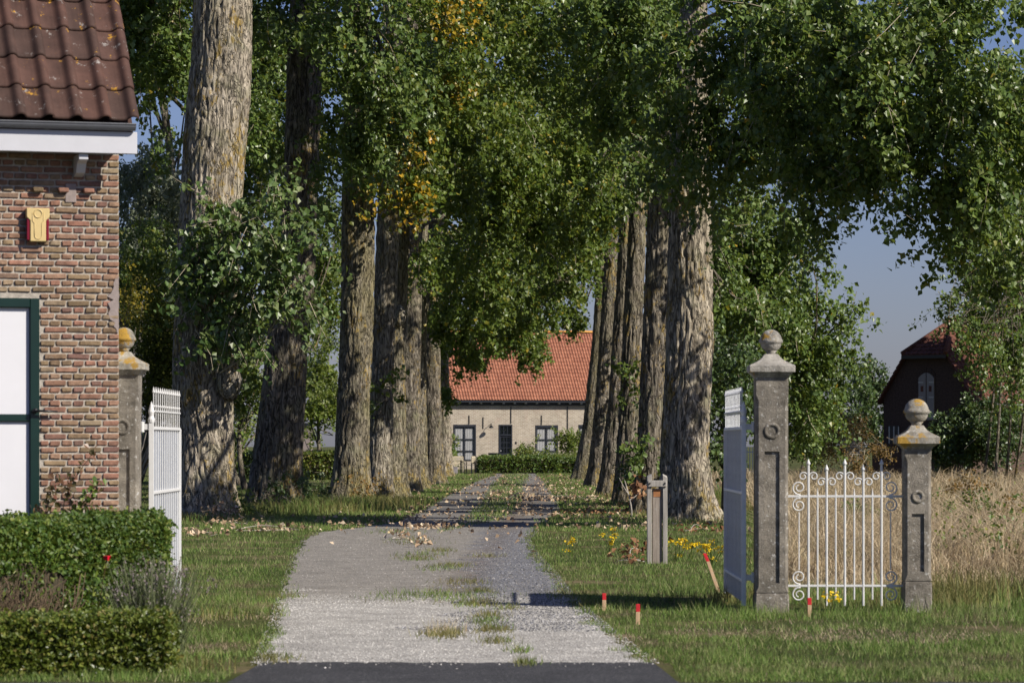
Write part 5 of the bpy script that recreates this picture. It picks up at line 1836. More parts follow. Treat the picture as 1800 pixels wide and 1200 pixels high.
def build_gate():
    d = 32.4
    k = d / F
    Z = lambda py: EYE - (py - HY) * k
    pier('tall stone gate pier topped by a pale grey ball', 1355, Z(664), .154, .215, .108, Z(757), .062, (Z(1040), Z(695), Z(1035), Z(793)), capm='stone_grey')
    pier('tall stone gate pier half hidden by the brick cottage', 218, Z(660), .154, .215, .108, Z(750), .062, (Z(1040), Z(690), Z(1035), Z(789)))
    pier('short stone gate pier with an ochre lichened ball', 1611, Z(789), .127, .20, .120, Z(872), .046, (Z(1020), Z(800), Z(1015), Z(902)))
    # ---- small wrought iron gate
    x0 = (1485 - 900) * k
    X = lambda px: (px - 1485) * k
    root = thing('wrought_iron_gate', 'small white wrought iron gate with curled scrolls and arrow tips', 'gate', (x0, d, 0))
    for py in (872, 1029):
        mb = MB()
        mb.box(X(1384), X(1588), -.008, .008, Z(py) - .011, Z(py) + .011)
        link('rail', mb.mesh('rail', bevel=.003), M['white'], root)
    tall = [(1421, 812), (1453, 822), (1485, 812), (1517.5, 822), (1549.5, 812)]
    for px, top in tall:
        mb = MB()
        mb.tube([(X(px), 0, Z(1064)), (X(px), 0, Z(top + 4))], .0115, 8)
        b = link('bar', mb.mesh('bar', smooth=False), M['white'], root)
        mb = MB()
        zt = Z(top)
        mb.lathe([(.009, zt - .03), (.020, zt - .018), (.019, zt - .010), (.010, zt + .012), (.003, zt + .028), (.0005, zt + .034)], (X(px), 0, 0), 10)
        link('finial', mb.mesh('finial', smooth=True), M['white'], b)
        for s in (-1, 1):
            mb = MB()
            cx, cz = X(px) + s * 9.3 * k, Z(top + 25)
            sp = scroll_pts(0, 0, 8.6 * k, 3.0 * k, PI, 1.2, False, 26)
            pts = [(X(px) + s * .004, 0, Z(top + 48))] + [(cx + s * p[0], 0, cz + p[2]) for p in sp]
            mb.tube(pts, .0062, 6)
            link('scroll', mb.mesh('scroll', smooth=True), M['white'], root)
    for px in (1437, 1469, 1501.5, 1533.5):
        mb = MB()
        mb.tube([(X(px), 0, Z(1053)), (X(px), 0, Z(868)), (X(px), 0, Z(857))], [.0085, .0085, .001], 8)
        link('short_bar', mb.mesh('short_bar'), M['white'], root)
    for px, s in ((1404.5, -1), (1565.5, 1)):
        mb = MB()
        mb.tube([(X(px), 0, Z(1001)), (X(px), 0, Z(900))], .0062, 6)
        link('short_bar', mb.mesh('short_bar'), M['white'], root)
        for rail in (872, 1029):
            for v in (-1, 1):
                mb = MB()
                cx, cz = X(px), Z(rail - v * 15.5)
                sp = scroll_pts(0, 0, 13.2 * k, 4.0 * k, -PI / 2 + .2, 1.5, False, 34)
                pts = [(cx - s * p[0], 0, cz + v * p[2]) for p in sp]
                mb.tube(pts, np.linspace(.0085, .006, len(pts)), 6)
                link('scroll', mb.mesh('scroll', smooth=True), M['white'], root)
    # ---- the two tall driveway leaves, standing open at right angles to the road
    for px, lab, mt, hinge_px in ((265, 'white driveway gate leaf standing open in sun, edge on by the cottage', 'white', 247), (1308, 'driveway gate leaf standing open, its ribbed sheet in shade', 'grey_iron', 1327)):
        x = (px - 900) * k
        root = thing('gate_leaf', lab, 'gate', (x, d, 0), 0, 'open driveway gate leaves')
        y0, y1 = .06, 2.75
        s = 1 if px < 900 else -1
        for y in (y0, y1):
            mb = MB()
            mb.box(-.022, .022, y - .022, y + .022, .06, Z(742) if y == y0 else Z(752))
            if y == y0:
                mb.lathe([(.030, Z(742)), (.034, Z(742) + .03), (.020, Z(742) + .06), (.03, Z(742) + .10), (.012, Z(742) + .17), (.002, Z(742) + .2)], (0, y, 0), 10)
            link('stile', mb.mesh('stile', bevel=.003), M[mt], root)
        for py in (752, 866, 1020, 722):
            mb = MB()
            hw = .015 if py != 722 else .008
            mb.box(-.02, .02, y0 + .023, y1 - .023, Z(py) - hw, Z(py) + hw)
            link('rail', mb.mesh('rail', bevel=.003), M[mt], root)
        mb = MB()
        # ribbed sheet
        n = 4 * 14
        yy = np.linspace(y0 + .024, y1 - .024, n)
        off = s * np.where(np.arange(n) % 4 == 3, -.010, .0)
        V = [(-s * .002 + o_, y_, z_) for z_ in (.09, Z(754)) for y_, o_ in zip(yy, off)]
        i = np.arange(n - 1)
        mb.add(V, [np.stack([i, i + 1, i + 1 + n, i + n], -1)])
        link('sheet_panel', mb.mesh('sheet_panel'), M['sheet'], root)
        bm_ = MB()
        zt = Z(690)
        bm_.tube([(0, 0, .09), (0, 0, zt)], .005, 6)
        bm_.lathe([(.005, zt - .005), (.014, zt + .01), (.011, zt + .02), (.002, zt + .06)], (0, 0, 0), 6)
        bm_.lathe([(.005, Z(716)), (.012, Z(716) + .012), (.012, Z(716) + .02), (.005, Z(716) + .03)], (0, 0, 0), 6)
        me = bm_.mesh('bar')
        for q in np.linspace(y0 + .12, y1 - .08, 13):
            link('spear_bar', me, M[mt], root, (s * .008, float(q), 0))
        mb = MB()
        hx = (hinge_px - px) * k
        for zz in (Z(750), Z(1015)):
            mb.box(min(hx, 0), max(hx, 0), y0 - .012, y0 + .012, zz - .028, zz + .028)
            mb.tube([(hx * .9, y0, zz - .05), (hx * .9, y0, zz + .05)], .022, 8)
        link('hinge', mb.mesh('hinge', bevel=.003), M[mt], root)


def build_small_things():
    # split wooden post
    d = GD(990)
    k = d / F
    x = (1155 - 900) * k
    root = thing('wooden_post', 'weathered split oak post with a notched top and cross bar', 'post', (x, d, 0))
    h = 158 * k
    for s in (-1, 1):
        mb = MB()
        a, b = (.074, .135) if s > 0 else (-.135, -.074)
        V = []
        zt = [h, h - .03] if s > 0 else [h - .03, h]
        V = [(a, -.06, -.1), (b, -.06, -.1), (b, .06, -.1), (a, .06, -.1), (a, -.06, zt[0] - .02), (b, -.06, zt[1] - .02), (b, .06, zt[1]), (a, .06, zt[0])]
        mb.add(V, [(3, 2, 1, 0), (4, 5, 6, 7), (0, 1, 5, 4), (1, 2, 6, 5), (2, 3, 7, 6), (3, 0, 4, 7)])
        link('side_board', mb.mesh('side_board', bevel=.006), M['wood_post'], root)
    mb = MB()
    mb.box(-.066, .066, -.03, .045, -.1, h - .20)
    core = link('centre_board', mb.mesh('centre_board', bevel=.006), M['wood_core'], root)
    mb = MB()
    mb.box(-.05, .05, -.034, -.0305, h - .31, h - .21)
    link('rotten_patch', mb.mesh('rotten_patch', bevel=.001), M['wood_rot'], core)
    mb = MB()
    mb.box(-.125, .125, -.085, -.062, h - .175, h - .09)
    bar = link('cross_bar', mb.mesh('cross_bar', bevel=.006), M['wood_post'], root)
    for sx in (-.10, .10):
        mb = MB()
        mb.tube([(sx, -.086, h - .13), (sx, -.097, h - .13)], .012, 8)
        link('bolt', mb.mesh('bolt'), M['black'], bar)
    # marker stakes
    for px, py, top, lab, leanx in [(1062, 1073, 1042, 'short red topped stake closest to the driveway edge', 0), (1121, 1097, 1061, 'red topped stake in the lawn closest to the road', .01), (1423, 1083, 1050, 'red topped stake standing before the small iron gate', -.01), (1268, 1043, 972, 'long red topped stake leaning toward the drive beside the open gate leaf', -.30)]:
        d = GD(py)
        k = d / F
        x = (px - 900) * k
        r2 = thing('marker_stake', lab, 'stake', (x, d, 0), 0, 'red tipped surveying stakes')
        hh = (py - top) * k
        t = .018
        def seg(z0, z1, name, mt):
            mb = MB()
            V = []
            for z in (z0, z1):
                sh = leanx * max(z, 0) / max(hh, .1) * hh / .72 * 1.0 if abs(leanx) > .1 else leanx * z
                V += [(sh - t, -t, z), (sh + t, -t, z), (sh + t, t, z), (sh - t, t, z)]
            mb.add(V, [(3, 2, 1, 0), (4, 5, 6, 7), (0, 1, 5, 4), (1, 2, 6, 5), (2, 3, 7, 6), (3, 0, 4, 7)])
            link(name, mb.mesh(name, bevel=.002), M[mt], r2)
        cut = hh * (.62 if abs(leanx) < .1 else .80)
        seg(-.06, cut, 'shaft', 'stake')
        seg(cut + .0005, hh, 'painted_tip', 'red')
    # grey prop by the shaded gate leaf
    d = GD(1043)
    mb = MB()
    x = (1280 - 900) * d / F
    mb.tube([(0, 0, -.05), (0, 0, .54)], .028, 10)
    r2 = thing('metal_prop', 'short grey metal prop with a dark head at the shaded gate leaf', 'prop', (x, d, 0))
    link('tube', mb.mesh('tube'), M['grey_iron'], r2)
    mb = MB()
    mb.lathe([(.03, .38), (.034, .385), (.034, .55), (.02, .565)], (-.012, 0, 0), 10)
    link('head', mb.mesh('head'), M['black'], r2)
    # ragwort
    for px, py, n, lab in [(1072, 946, 8, 'small ragwort clump halfway between the drive and the wooden post'), (1000, 952, 6, 'smallest ragwort clump, closest to the drive'), (1187, 960, 10, 'ragwort clump directly beside the wooden post'), (1215, 958, 6, 'few ragwort flowers between the post and the largest clump'), (1252, 966, 18, 'largest yellow ragwort clump beside the shaded gate leaf'), (1455, 1052, 4, 'single yellow flower under the iron gate')]:
        d = GD(py + 26)
        c = W(px, py, d)
        r2 = thing('ragwort_plant', lab, 'flower', (c[0], d, 0), 0, 'yellow ragwort in the lawn')
        mb = MB()
        C = []
        for q in range(n):
            w = .05 if n < 9 else .13
            t = c + np.array([rng.normal() * w, rng.normal() * .12, rng.normal() * .05])
            t[2] = max(t[2], .08)
            mb.tube([(c[0] + rng.normal() * .03, d, 0), t], .004, 4)
            C.append(t + rng.normal(size=(11, 3)) * np.array([.024, .024, .012]))
        link('stems', mb.mesh('stems', r2.location), M['box_leaf'], r2)['kind'] = 'stuff'
        V, Fc = leaf_geo(np.concatenate(C), .030, .0, (0, -.3, .8), .5, .05)
        link('flower_heads', mesh_from('flower_heads', V - np.array(r2.location), [Fc]), M['yellow'], r2)['kind'] = 'stuff'
    # fallen branches with withered leaves
    for px, py, n, w, lab in [(1120, 975, 40, .25, 'withered brown twig standing in the lawn beside the wooden post'), (1110, 990, 24, .18, 'small withered leaf cluster below the twig by the wooden post'), (1050, 905, 90, .7, 'heap of dry brown leaves under the ivy wrapped poplar'), (1085, 890, 60, .5, 'dry fallen branch at the foot of the ivy wrapped poplar'),
                              (745, 928, 60, .4, 'fallen leafy branch lying where the avenue begins'), (470, 934, 60, .5, 'fallen dry twigs on the grass before the shaded poplar'), (405, 922, 60, .45, 'pale dry leaves heaped before the thickest poplar'), (355, 941, 30, .3, 'few tan leaves on the grass by the white gate leaf'),
                              (700, 948, 22, .15, 'small green and brown sprig on the gravel'), (742, 962, 20, .15, 'curled brown leaves in the middle of the gravel'), (1225, 935, 40, .4, 'fallen leaves at the foot of the trunk behind the post'), (940, 878, 120, .9, 'broad drift of dry leaves on the avenue median'), (1000, 880, 90, .8, 'drift of dry leaves along the avenue edge'), (880, 870, 90, .9, 'drift of dry leaves in the far wheel track')]:
        d = GD(py)
        c = GP(px, py)
        r2 = thing('fallen_branch', lab, 'branch', (c[0], d, 0), 0, 'fallen branches and leaf heaps')
        mb = MB()
        for q in range(2):
            a = rng.uniform(0, PI)
            L = w * rng.uniform(.6, 1.2)
            limb(mb, c + np.array([-L * math.cos(a), -L * math.sin(a) * 1.4, .03]), c + np.array([L * math.cos(a), L * math.sin(a) * 1.4, .03 + rng.uniform(0, .03)]), .006, .003, .02, 5, 6)
        link('twig', mb.mesh('twig', r2.location), M['dead_twig'], r2)
        C = c + np.stack([rng.normal(size=n) * w * .75, rng.normal(size=n) * w * 1.6, np.abs(rng.normal(size=n)) * (.06 if w > .26 else .11) + .02], -1)
        V, Fc = leaf_geo(C, .085, .1, (0, 0, .9), .42, .25)
        link('foliage', mesh_from('foliage', V - np.array(r2.location), [Fc]), M['litter_dark' if px > 1000 else 'litter'], r2)['kind'] = 'stuff'
    # dead sapling by the post
    d = 74
    c = W(1098, 860, d)
    r2 = thing('bare_sapling', 'thin bare sapling with withered leaves beside the dark poplars', 'plant', (c[0], d, 0))
    mb = MB()
    P = limb(mb, (c[0] + .15, d, 0), c + np.array([0, 0, .2]), .02, .008, 0, 6, 8)
    limb(mb, P[4], P[4] + np.array([.35, 0, .35]), .012, .005, 0, 5, 5)
    limb(mb, P[5], P[5] + np.array([-.2, 0, .35]), .010, .004, 0, 5, 5)
    link('stem', mb.mesh('stem', r2.location), M['dead_twig'], r2)
    C = W(1122, 862, d) + rng.normal(size=(26, 3)) * np.array([.10, .1, .14])
    V, Fc = leaf_geo(C, .12, .8)
    link('foliage', mesh_from('foliage', V - np.array(r2.location), [Fc]), M['litter_dark'], r2)['kind'] = 'stuff'
    # white picket fence far behind the gate leaf
    d = 150
    k = d / F
    root = thing('picket_fence', 'small white picket fence glimpsed beside the tall gate pier', 'fence', ((1318 - 900) * k, d, 0))
    for q in range(9):
        mb = MB()
        mb.box(-.02 + (q - 4) * .12, .02 + (q - 4) * .12, -.01, .01, .1, EYE - (785 - HY) * k)
        link('picket', mb.mesh('picket'), M['white'], root)
    for zz in (.35, 1.2):
        mb = MB()
        mb.box(-.56, .56, .011, .03, zz, zz + .05)
        link('rail', mb.mesh('rail'), M['white'], root)


# ------------------------------------------------------------------ the farmhouse at the end of the avenue
def tiled_slope(o, u, v, nrm, cols, rows, tw, ex, clip=None, amp=.03, sub=6):
    """S-tiles laid in rows on a slope; one strip per row, lifted at its lower edge"""
    o, u, v, nrm = map(np.array, (o, u, v, nrm))
    mb = MB()
    for r in range(rows):
        c0, c1 = clip(r) if clip else (0, cols)
        c0, c1 = int(c0), int(c1)
        if c1 - c0 < 1:
            continue
        for c in range(c0, c1):
            q = np.arange(sub + 1) / sub
            h = np.where(q < .6, -.6 * amp * np.sin(q / .6 * PI), amp * np.sin((q - .6) / .4 * PI))
            uu = (c + q) * tw
            lo = o + u * uu[:, None] + v * (r * ex) + nrm * (h + .045)[:, None]
            hi = o + u * uu[:, None] + v * ((r + 1) * ex + .02) + nrm * (h + .005)[:, None]
            lip = lo - nrm * .035
            V = np.concatenate([lip, lo, hi])
            i = np.arange(sub)
            k = sub + 1
            mb.add(V, [np.stack([i, i + 1, i + 1 + k, i + k], -1), np.stack([i + k, i + 1 + k, i + 1 + 2 * k, i + 2 * k], -1)])
    return mb


def build_farmhouse():
    d = 214.0
    k = d / F
    X = lambda px: (px - 900) * k
    Z = lambda py: EYE - (py - HY) * k
    root = thing('farmhouse', 'long low brick farmhouse with orange tiled roof closing the avenue', 'house', (0, d, 0), math.radians(12))
    x0, x1 = X(705), X(1140)
    zt = Z(706)
    # wall with openings
    ops = [(X(795), X(835.5), Z(810), Z(746)), (X(876), X(900.5), Z(822), Z(746)), (X(942), X(983), Z(810), Z(747)), (X(1020), X(1060), Z(810), Z(746))]
    mb = MB()
    xs = [x0] + [v for o in ops for v in o[:2]] + [x1]
    for a in range(0, len(xs), 2):
        mb.box(xs[a], xs[a + 1], 0, .3, -.2, zt)
    for a, b, c, e in ops:
        mb.box(a, b, 0, .3, e, zt)
        mb.box(a, b, 0, .3, -.2, c)
    mb.box(x0, x0 + .3, .3, 9, -.2, zt)
    mb.box(x1 - .3, x1, .3, 9, -.2, zt)
    wall = link('wall', mb.mesh('wall'), M['far_brick'], root)
    mb = MB()
    mb.box(x0, x1, .6, .62, -.2, zt)
    link('interior_dark_sheet', mb.mesh('interior_dark_sheet'), M['black'], root)  # black sheet behind the windows stands in for the darkness of unlit rooms
    # gable ends
    zr = Z(579)
    yr = 4.6
    mb = MB()
    for x in (x0, x1 - .3):
        V = [(x, 0, zt), (x, 2 * yr, zt), (x, yr, zr - .1), (x + .3, 0, zt), (x + .3, 2 * yr, zt), (x + .3, yr, zr - .1)]
        mb.add(V, [(0, 2, 1), (3, 4, 5)])
        mb.add(V, [(0, 3, 5, 2), (1, 2, 5, 4)])
    link('gable', mb.mesh('gable'), M['far_brick'], root)
    # windows
    for q, (a, b, c, e) in enumerate(ops):
        if q == 1:
            continue
        mb = MB()
        fw = .11
        mb.box(a, a + fw, -.03, .1, c, e)
        mb.box(b - fw, b, -.03, .1, c, e)
        mb.box(a + fw, b - fw, -.03, .1, e - .16, e)
        mb.box(a + fw, b - fw, -.03, .1, c, c + .08)
        w = link('window', mb.mesh('window', bevel=.01), M['navy'], root)
        mb = MB()
        m_ = .5 * (a + b)
        mb.box(m_ - .035, m_ + .035, .0, .06, c + .08, e - .16)
        link('mullion', mb.mesh('mullion'), M['navy'], w)
        for t in (.28, .60):
            zz = c + (e - c) * t
            mb = MB()
            for u0, u1 in ((a + fw, m_ - .036), (m_ + .036, b - fw)):
                mb.box(u0, u1, .0, .06, zz - .03, zz + .03)
            link('glazing_bar', mb.mesh('glazing_bar'), M['navy'], w)
        lev = [c + .08, c + (e - c) * .28 - .03, c + (e - c) * .28 + .03, c + (e - c) * .60 - .03, c + (e - c) * .60 + .03, e - .16]
        for r in range(3):
            for u0, u1 in ((a + fw, m_ - .036), (m_ + .036, b - fw)):
                mb = MB()
                mb.box(u0, u1, .025, .035, lev[2 * r], lev[2 * r + 1])
                link('pane', mb.mesh('pane'), M['glass'], w)
        # curtains hanging behind the glass in folds
        for u0, u1 in ((a + fw + .01, m_ - .05), (m_ + .05, b - fw - .01)):
            mb = MB()
            n = 25
            xx = np.linspace(u0, u1, n)
            yy = .09 + .02 * np.sin(np.arange(n) * 1.4)
            V = [(x, y, z) for z in (c + .1, c + (e - c) * .5, c + (e - c) * .90) for x, y in zip(xx, yy)]
            i = np.arange(n - 1)
            mb.add(V, [np.stack([i, i + 1, i + 1 + n, i + n], -1), np.stack([i, i + 1, i + 1 + n, i + n], -1) + n])
            link('curtain', mb.mesh('curtain', smooth=True), M['curtain'], w)
    # door
    a, b, c, e = ops[1]
    mb = MB()
    mb.box(a, a + .09, -.03, .12, 0, e)
    mb.box(b - .09, b, -.03, .12, 0, e)
    mb.box(a + .09, b - .09, -.03, .12, e - .09, e)
    mb.box(a + .09, b - .09, -.03, .12, Z(765.5), Z(763))
    link('door_frame', mb.mesh('door_frame', bevel=.01), M['navy'], root)
    ia, ib = a + .09, b - .09
    for q in range(2):
        xx = ia + (ib - ia) * (q + 1) / 3
        mb = MB()
        mb.box(xx - .02, xx + .02, 0, .06, Z(763), e - .09)
        link('fanlight_bar', mb.mesh('fanlight_bar'), M['navy'], root)
    mb = MB()
    mb.box(ia, ib, .02, .03, Z(763), e - .09)
    link('fanlight_pane', mb.mesh('fanlight_pane'), M['glass'], root)
    mb = MB()
    dt = Z(766)
    mb.box(ia, ib, .03, .08, 0.02, Z(796))
    mb.box(ia, ia + .07, .03, .08, Z(796), dt)
    mb.box(ib - .07, ib, .03, .08, Z(796), dt)
    mb.box(ia + .07, ib - .07, .03, .08, dt - .08, dt)
    door = link('door', mb.mesh('door', bevel=.006), M['navy'], root)
    for r in range(3):
        for cc in range(3):
            w0 = (ib - ia - .14) / 3
            h0 = (dt - .08 - Z(796)) / 3
            mb = MB()
            mb.box(ia + .07 + cc * w0 + .018, ia + .07 + (cc + 1) * w0 - .018, .045, .055, Z(796) + r * h0 + .02, Z(796) + (r + 1) * h0 - .02)
            link('pane', mb.mesh('pane'), M['glass'], door)
    mb = MB()
    for cc in (1, 2):
        xx = ia + .07 + (ib - ia - .14) * cc / 3
        mb.box(xx - .018, xx + .018, .035, .075, Z(796), dt - .08)
    for r in (1, 2):
        zz = Z(796) + (dt - .08 - Z(796)) * r / 3
        mb.box(ia + .07, ib - .07, .037, .073, zz - .02, zz + .02)
    link('glazing_bar', mb.mesh('glazing_bar'), M['navy'], door)
    mb = MB()
    mb.tube([(ia + .05, .03, Z(792)), (ia + .05, -.03, Z(792))], .025, 8)
    link('handle', mb.mesh('handle'), M['white'], door)
    # wall irons, lamp, bell plate
    for px, p0, p1 in [(823, 730, 745), (848, 733, 753), (898, 714, 744), (953, 730, 746), (1000, 714, 756)]:
        mb = MB()
        mb.box(X(px) - .03, X(px) + .03, -.04, -.003, Z(p1), Z(p0))
        link('wall_anchor', mb.mesh('wall_anchor', bevel=.006), M['black'], root)
    mb = MB()
    mb.tube([(X(861), 0, Z(746)), (X(861), -.35, Z(744)), (X(860), -.45, Z(748))], .02, 6)
    mb.lathe([(.03, Z(747)), (.14, Z(750)), (.15, Z(752)), (.05, Z(752.5))], (X(860), -.45, 0), 12)
    link('wall_lamp', mb.mesh('wall_lamp'), M['black'], root)
    mb = MB()
    mb.box(X(905.5), X(908.5), -.03, -.003, Z(780), Z(776))
    link('bell_plate', mb.mesh('bell_plate', bevel=.006), M['black'], root)
    # gutter and its brackets
    mb = MB()
    mb.box(x0 - .1, x1 + .1, -.42, -.26, Z(707.5), Z(704))
    mb.box(x0, x1, -.26, .0, Z(707) - .02, Z(707))
    g_ = link('gutter', mb.mesh('gutter', bevel=.02), M['navy'], root)
    mb = MB()
    mb.box(x0, x1, -.05, -.003, Z(712.5), Z(707.5))
    link('frieze_board', mb.mesh('frieze_board'), M['navy'], root)
    for q in range(22):
        xx = X(803.5 + (q - 4) * 20)
        mb = MB()
        mb.box(xx - .05, xx + .05, -.34, -.051, Z(709.5), Z(707.6))
        link('rafter_end', mb.mesh('rafter_end'), M['sign_white'], root)
    # roof
    ye, ze = -.45, Z(703.5)
    vv = np.array([0, yr - ye, zr - ze])
    Ls = np.linalg.norm(vv)
    v = vv / Ls
    nrm = np.array([0, -v[2], v[1]])
    mb = MB()
    V = [(x0 - .1, ye, ze), (x1 + .1, ye, ze), (x1 + .1, yr, zr), (x0 - .1, yr, zr), (x1 + .1, 2 * yr - ye, ze), (x0 - .1, 2 * yr - ye, ze)]
    mb.add(V, [(0, 1, 2, 3), (3, 2, 4, 5)])
    roof = link('roof', mb.mesh('roof'), M['tile_far'], root)
    rows = 18
    ex = Ls / rows
    tw = 5.05 * k
    cols = int((x1 - x0 + .2) / tw)
    mb = tiled_slope((x0 - .1, ye, ze), (1, 0, 0), v, nrm, cols, rows, tw, ex, amp=.035)
    o = link('roof_tiles', mb.mesh('roof_tiles', smooth=False), M['tile_far'], roof)
    o['kind'] = 'stuff'
    n = int((x1 - x0) / .4)
    cap = MB()
    a = np.linspace(0, PI, 7)
    V = [(x, .16 * math.cos(t), .13 * math.sin(t) - .02) for x, in ((0,), (.41,)) for t in a]
    i = np.arange(6)
    cap.add(V, [np.stack([i, i + 1, i + 8, i + 7], -1)])
    me = cap.mesh('ridge_tile')
    for q in range(n):
        px = 900 + (x0 + q * .4) * F / (d + yr)
        if 770 < px < 1090:
            link('ridge_tile', me, M['tile_ridge'], roof, (x0 + q * .4, yr, zr + .01 + (q % 2) * .008))
    # refuse bin before the door
    dd = 196.0
    kk = dd / F
    bx = (869 - 900) * kk
    bn = thing('refuse_bin', 'black refuse bin behind the garden hedge by the farmhouse door', 'bin', (bx, dd, 0))
    mb = MB()
    mb.lathe([(.26, .06), (.33, .95)], (0, 0, 0), square=True)
    link('body', mb.mesh('body', bevel=.02), M['black'], bn)
    mb = MB()
    mb.box(-.36, .36, -.36, .36, .952, 1.06)
    link('lid', mb.mesh('lid', bevel=.03), M['black'], bn)
    # low outbuilding glimpsed between the trunks
    d2 = 175.0
    k2 = d2 / F
    ob = thing('outbuilding', 'pale rendered outbuilding glimpsed between the second and third poplars', 'shed', ((535 - 900) * k2, d2, 0))
    mb = MB()
    mb.box(-.9, .3, 0, 2, 0, EYE - (748 - HY) * k2)
    link('wall', mb.mesh('wall'), M['cement'], ob)
    mb = MB()
    mb.box(-1.0, .4, -.1, 2.1, EYE - (748 - HY) * k2 + .002, EYE - (743 - HY) * k2)
    link('roof', mb.mesh('roof'), M['navy'], ob)
    for px in (558, 572, 586):
        pass


def build_furniture():
    d = 182.0
    k = d / F

    def chair(px, rz, lab):
        root = thing('garden_chair', lab, 'chair', ((px - 900) * k, d + (.6 if 'behind' in lab else 0), 0), rz, 'teak chairs at the garden table')
        mb = MB()
        for q in range(5):
            mb.box(-.24, .24, -.22 + q * .09, -.15 + q * .09, .42, .445)
        link('seat', mb.mesh('seat'), M['teak'], root)
        mb = MB()
        mb.box(-.26, .26, .24, .27, .84, .92)
        mb.box(-.22, .22, .24, .265, .50, .55)
        for q in range(7):
            xx = -.20 + q * .066
            mb.box(xx - .02, xx + .02, .245, .262, .551, .839)
        link('backrest', mb.mesh('backrest'), M['teak'], root)
        for sx in (-.26, .26):
            for sy, zz in ((-.24, .64), (.255, .88)):
                mb = MB()
                mb.box(sx - .025, sx + .025, sy - .025, sy + .025, 0, zz - .001)
                link('leg', mb.mesh('leg'), M['teak'], root)
            mb = MB()
            mb.box(sx - .03, sx + .03, -.27, .23, .64, .665)
            link('armrest', mb.mesh('armrest'), M['teak'], root)
    chair(806, .15, 'slatted teak chair standing behind the garden table')
    chair(824, -PI / 2 - .35, 'slatted teak chair turned sideways at the garden table')
    chair(840, -PI / 2 + .5, 'slatted teak chair standing apart by the hedge end')
    root = thing('garden_table', 'weathered garden table partly hidden by the palest poplar', 'table', ((798 - 900) * k, d - .4, 0))
    mb = MB()
    mb.box(-.6, .45, -.4, .4, .70, .74)
    link('tabletop', mb.mesh('tabletop', bevel=.01), M['teak'], root)
    for sx in (-.52, .38):
        for sy in (-.32, .32):
            mb = MB()
            mb.box(sx - .035, sx + .035, sy - .035, sy + .035, 0, .699)
            link('leg', mb.mesh('leg'), M['black'], root)
    r2 = thing('planter_box', 'grey planter box on the grass beside the garden table', 'planter', ((797 - 900) * k, d - 2, 0))
    mb = MB()
    mb.box(-.25, .25, -.2, .2, 0, .34)
    link('box', mb.mesh('box', bevel=.01), M['grey_box'], r2)
    mb = MB()
    mb.box(-.27, .27, -.22, .22, .341, .37)
    link('rim', mb.mesh('rim', bevel=.005), M['grey_box'], r2)


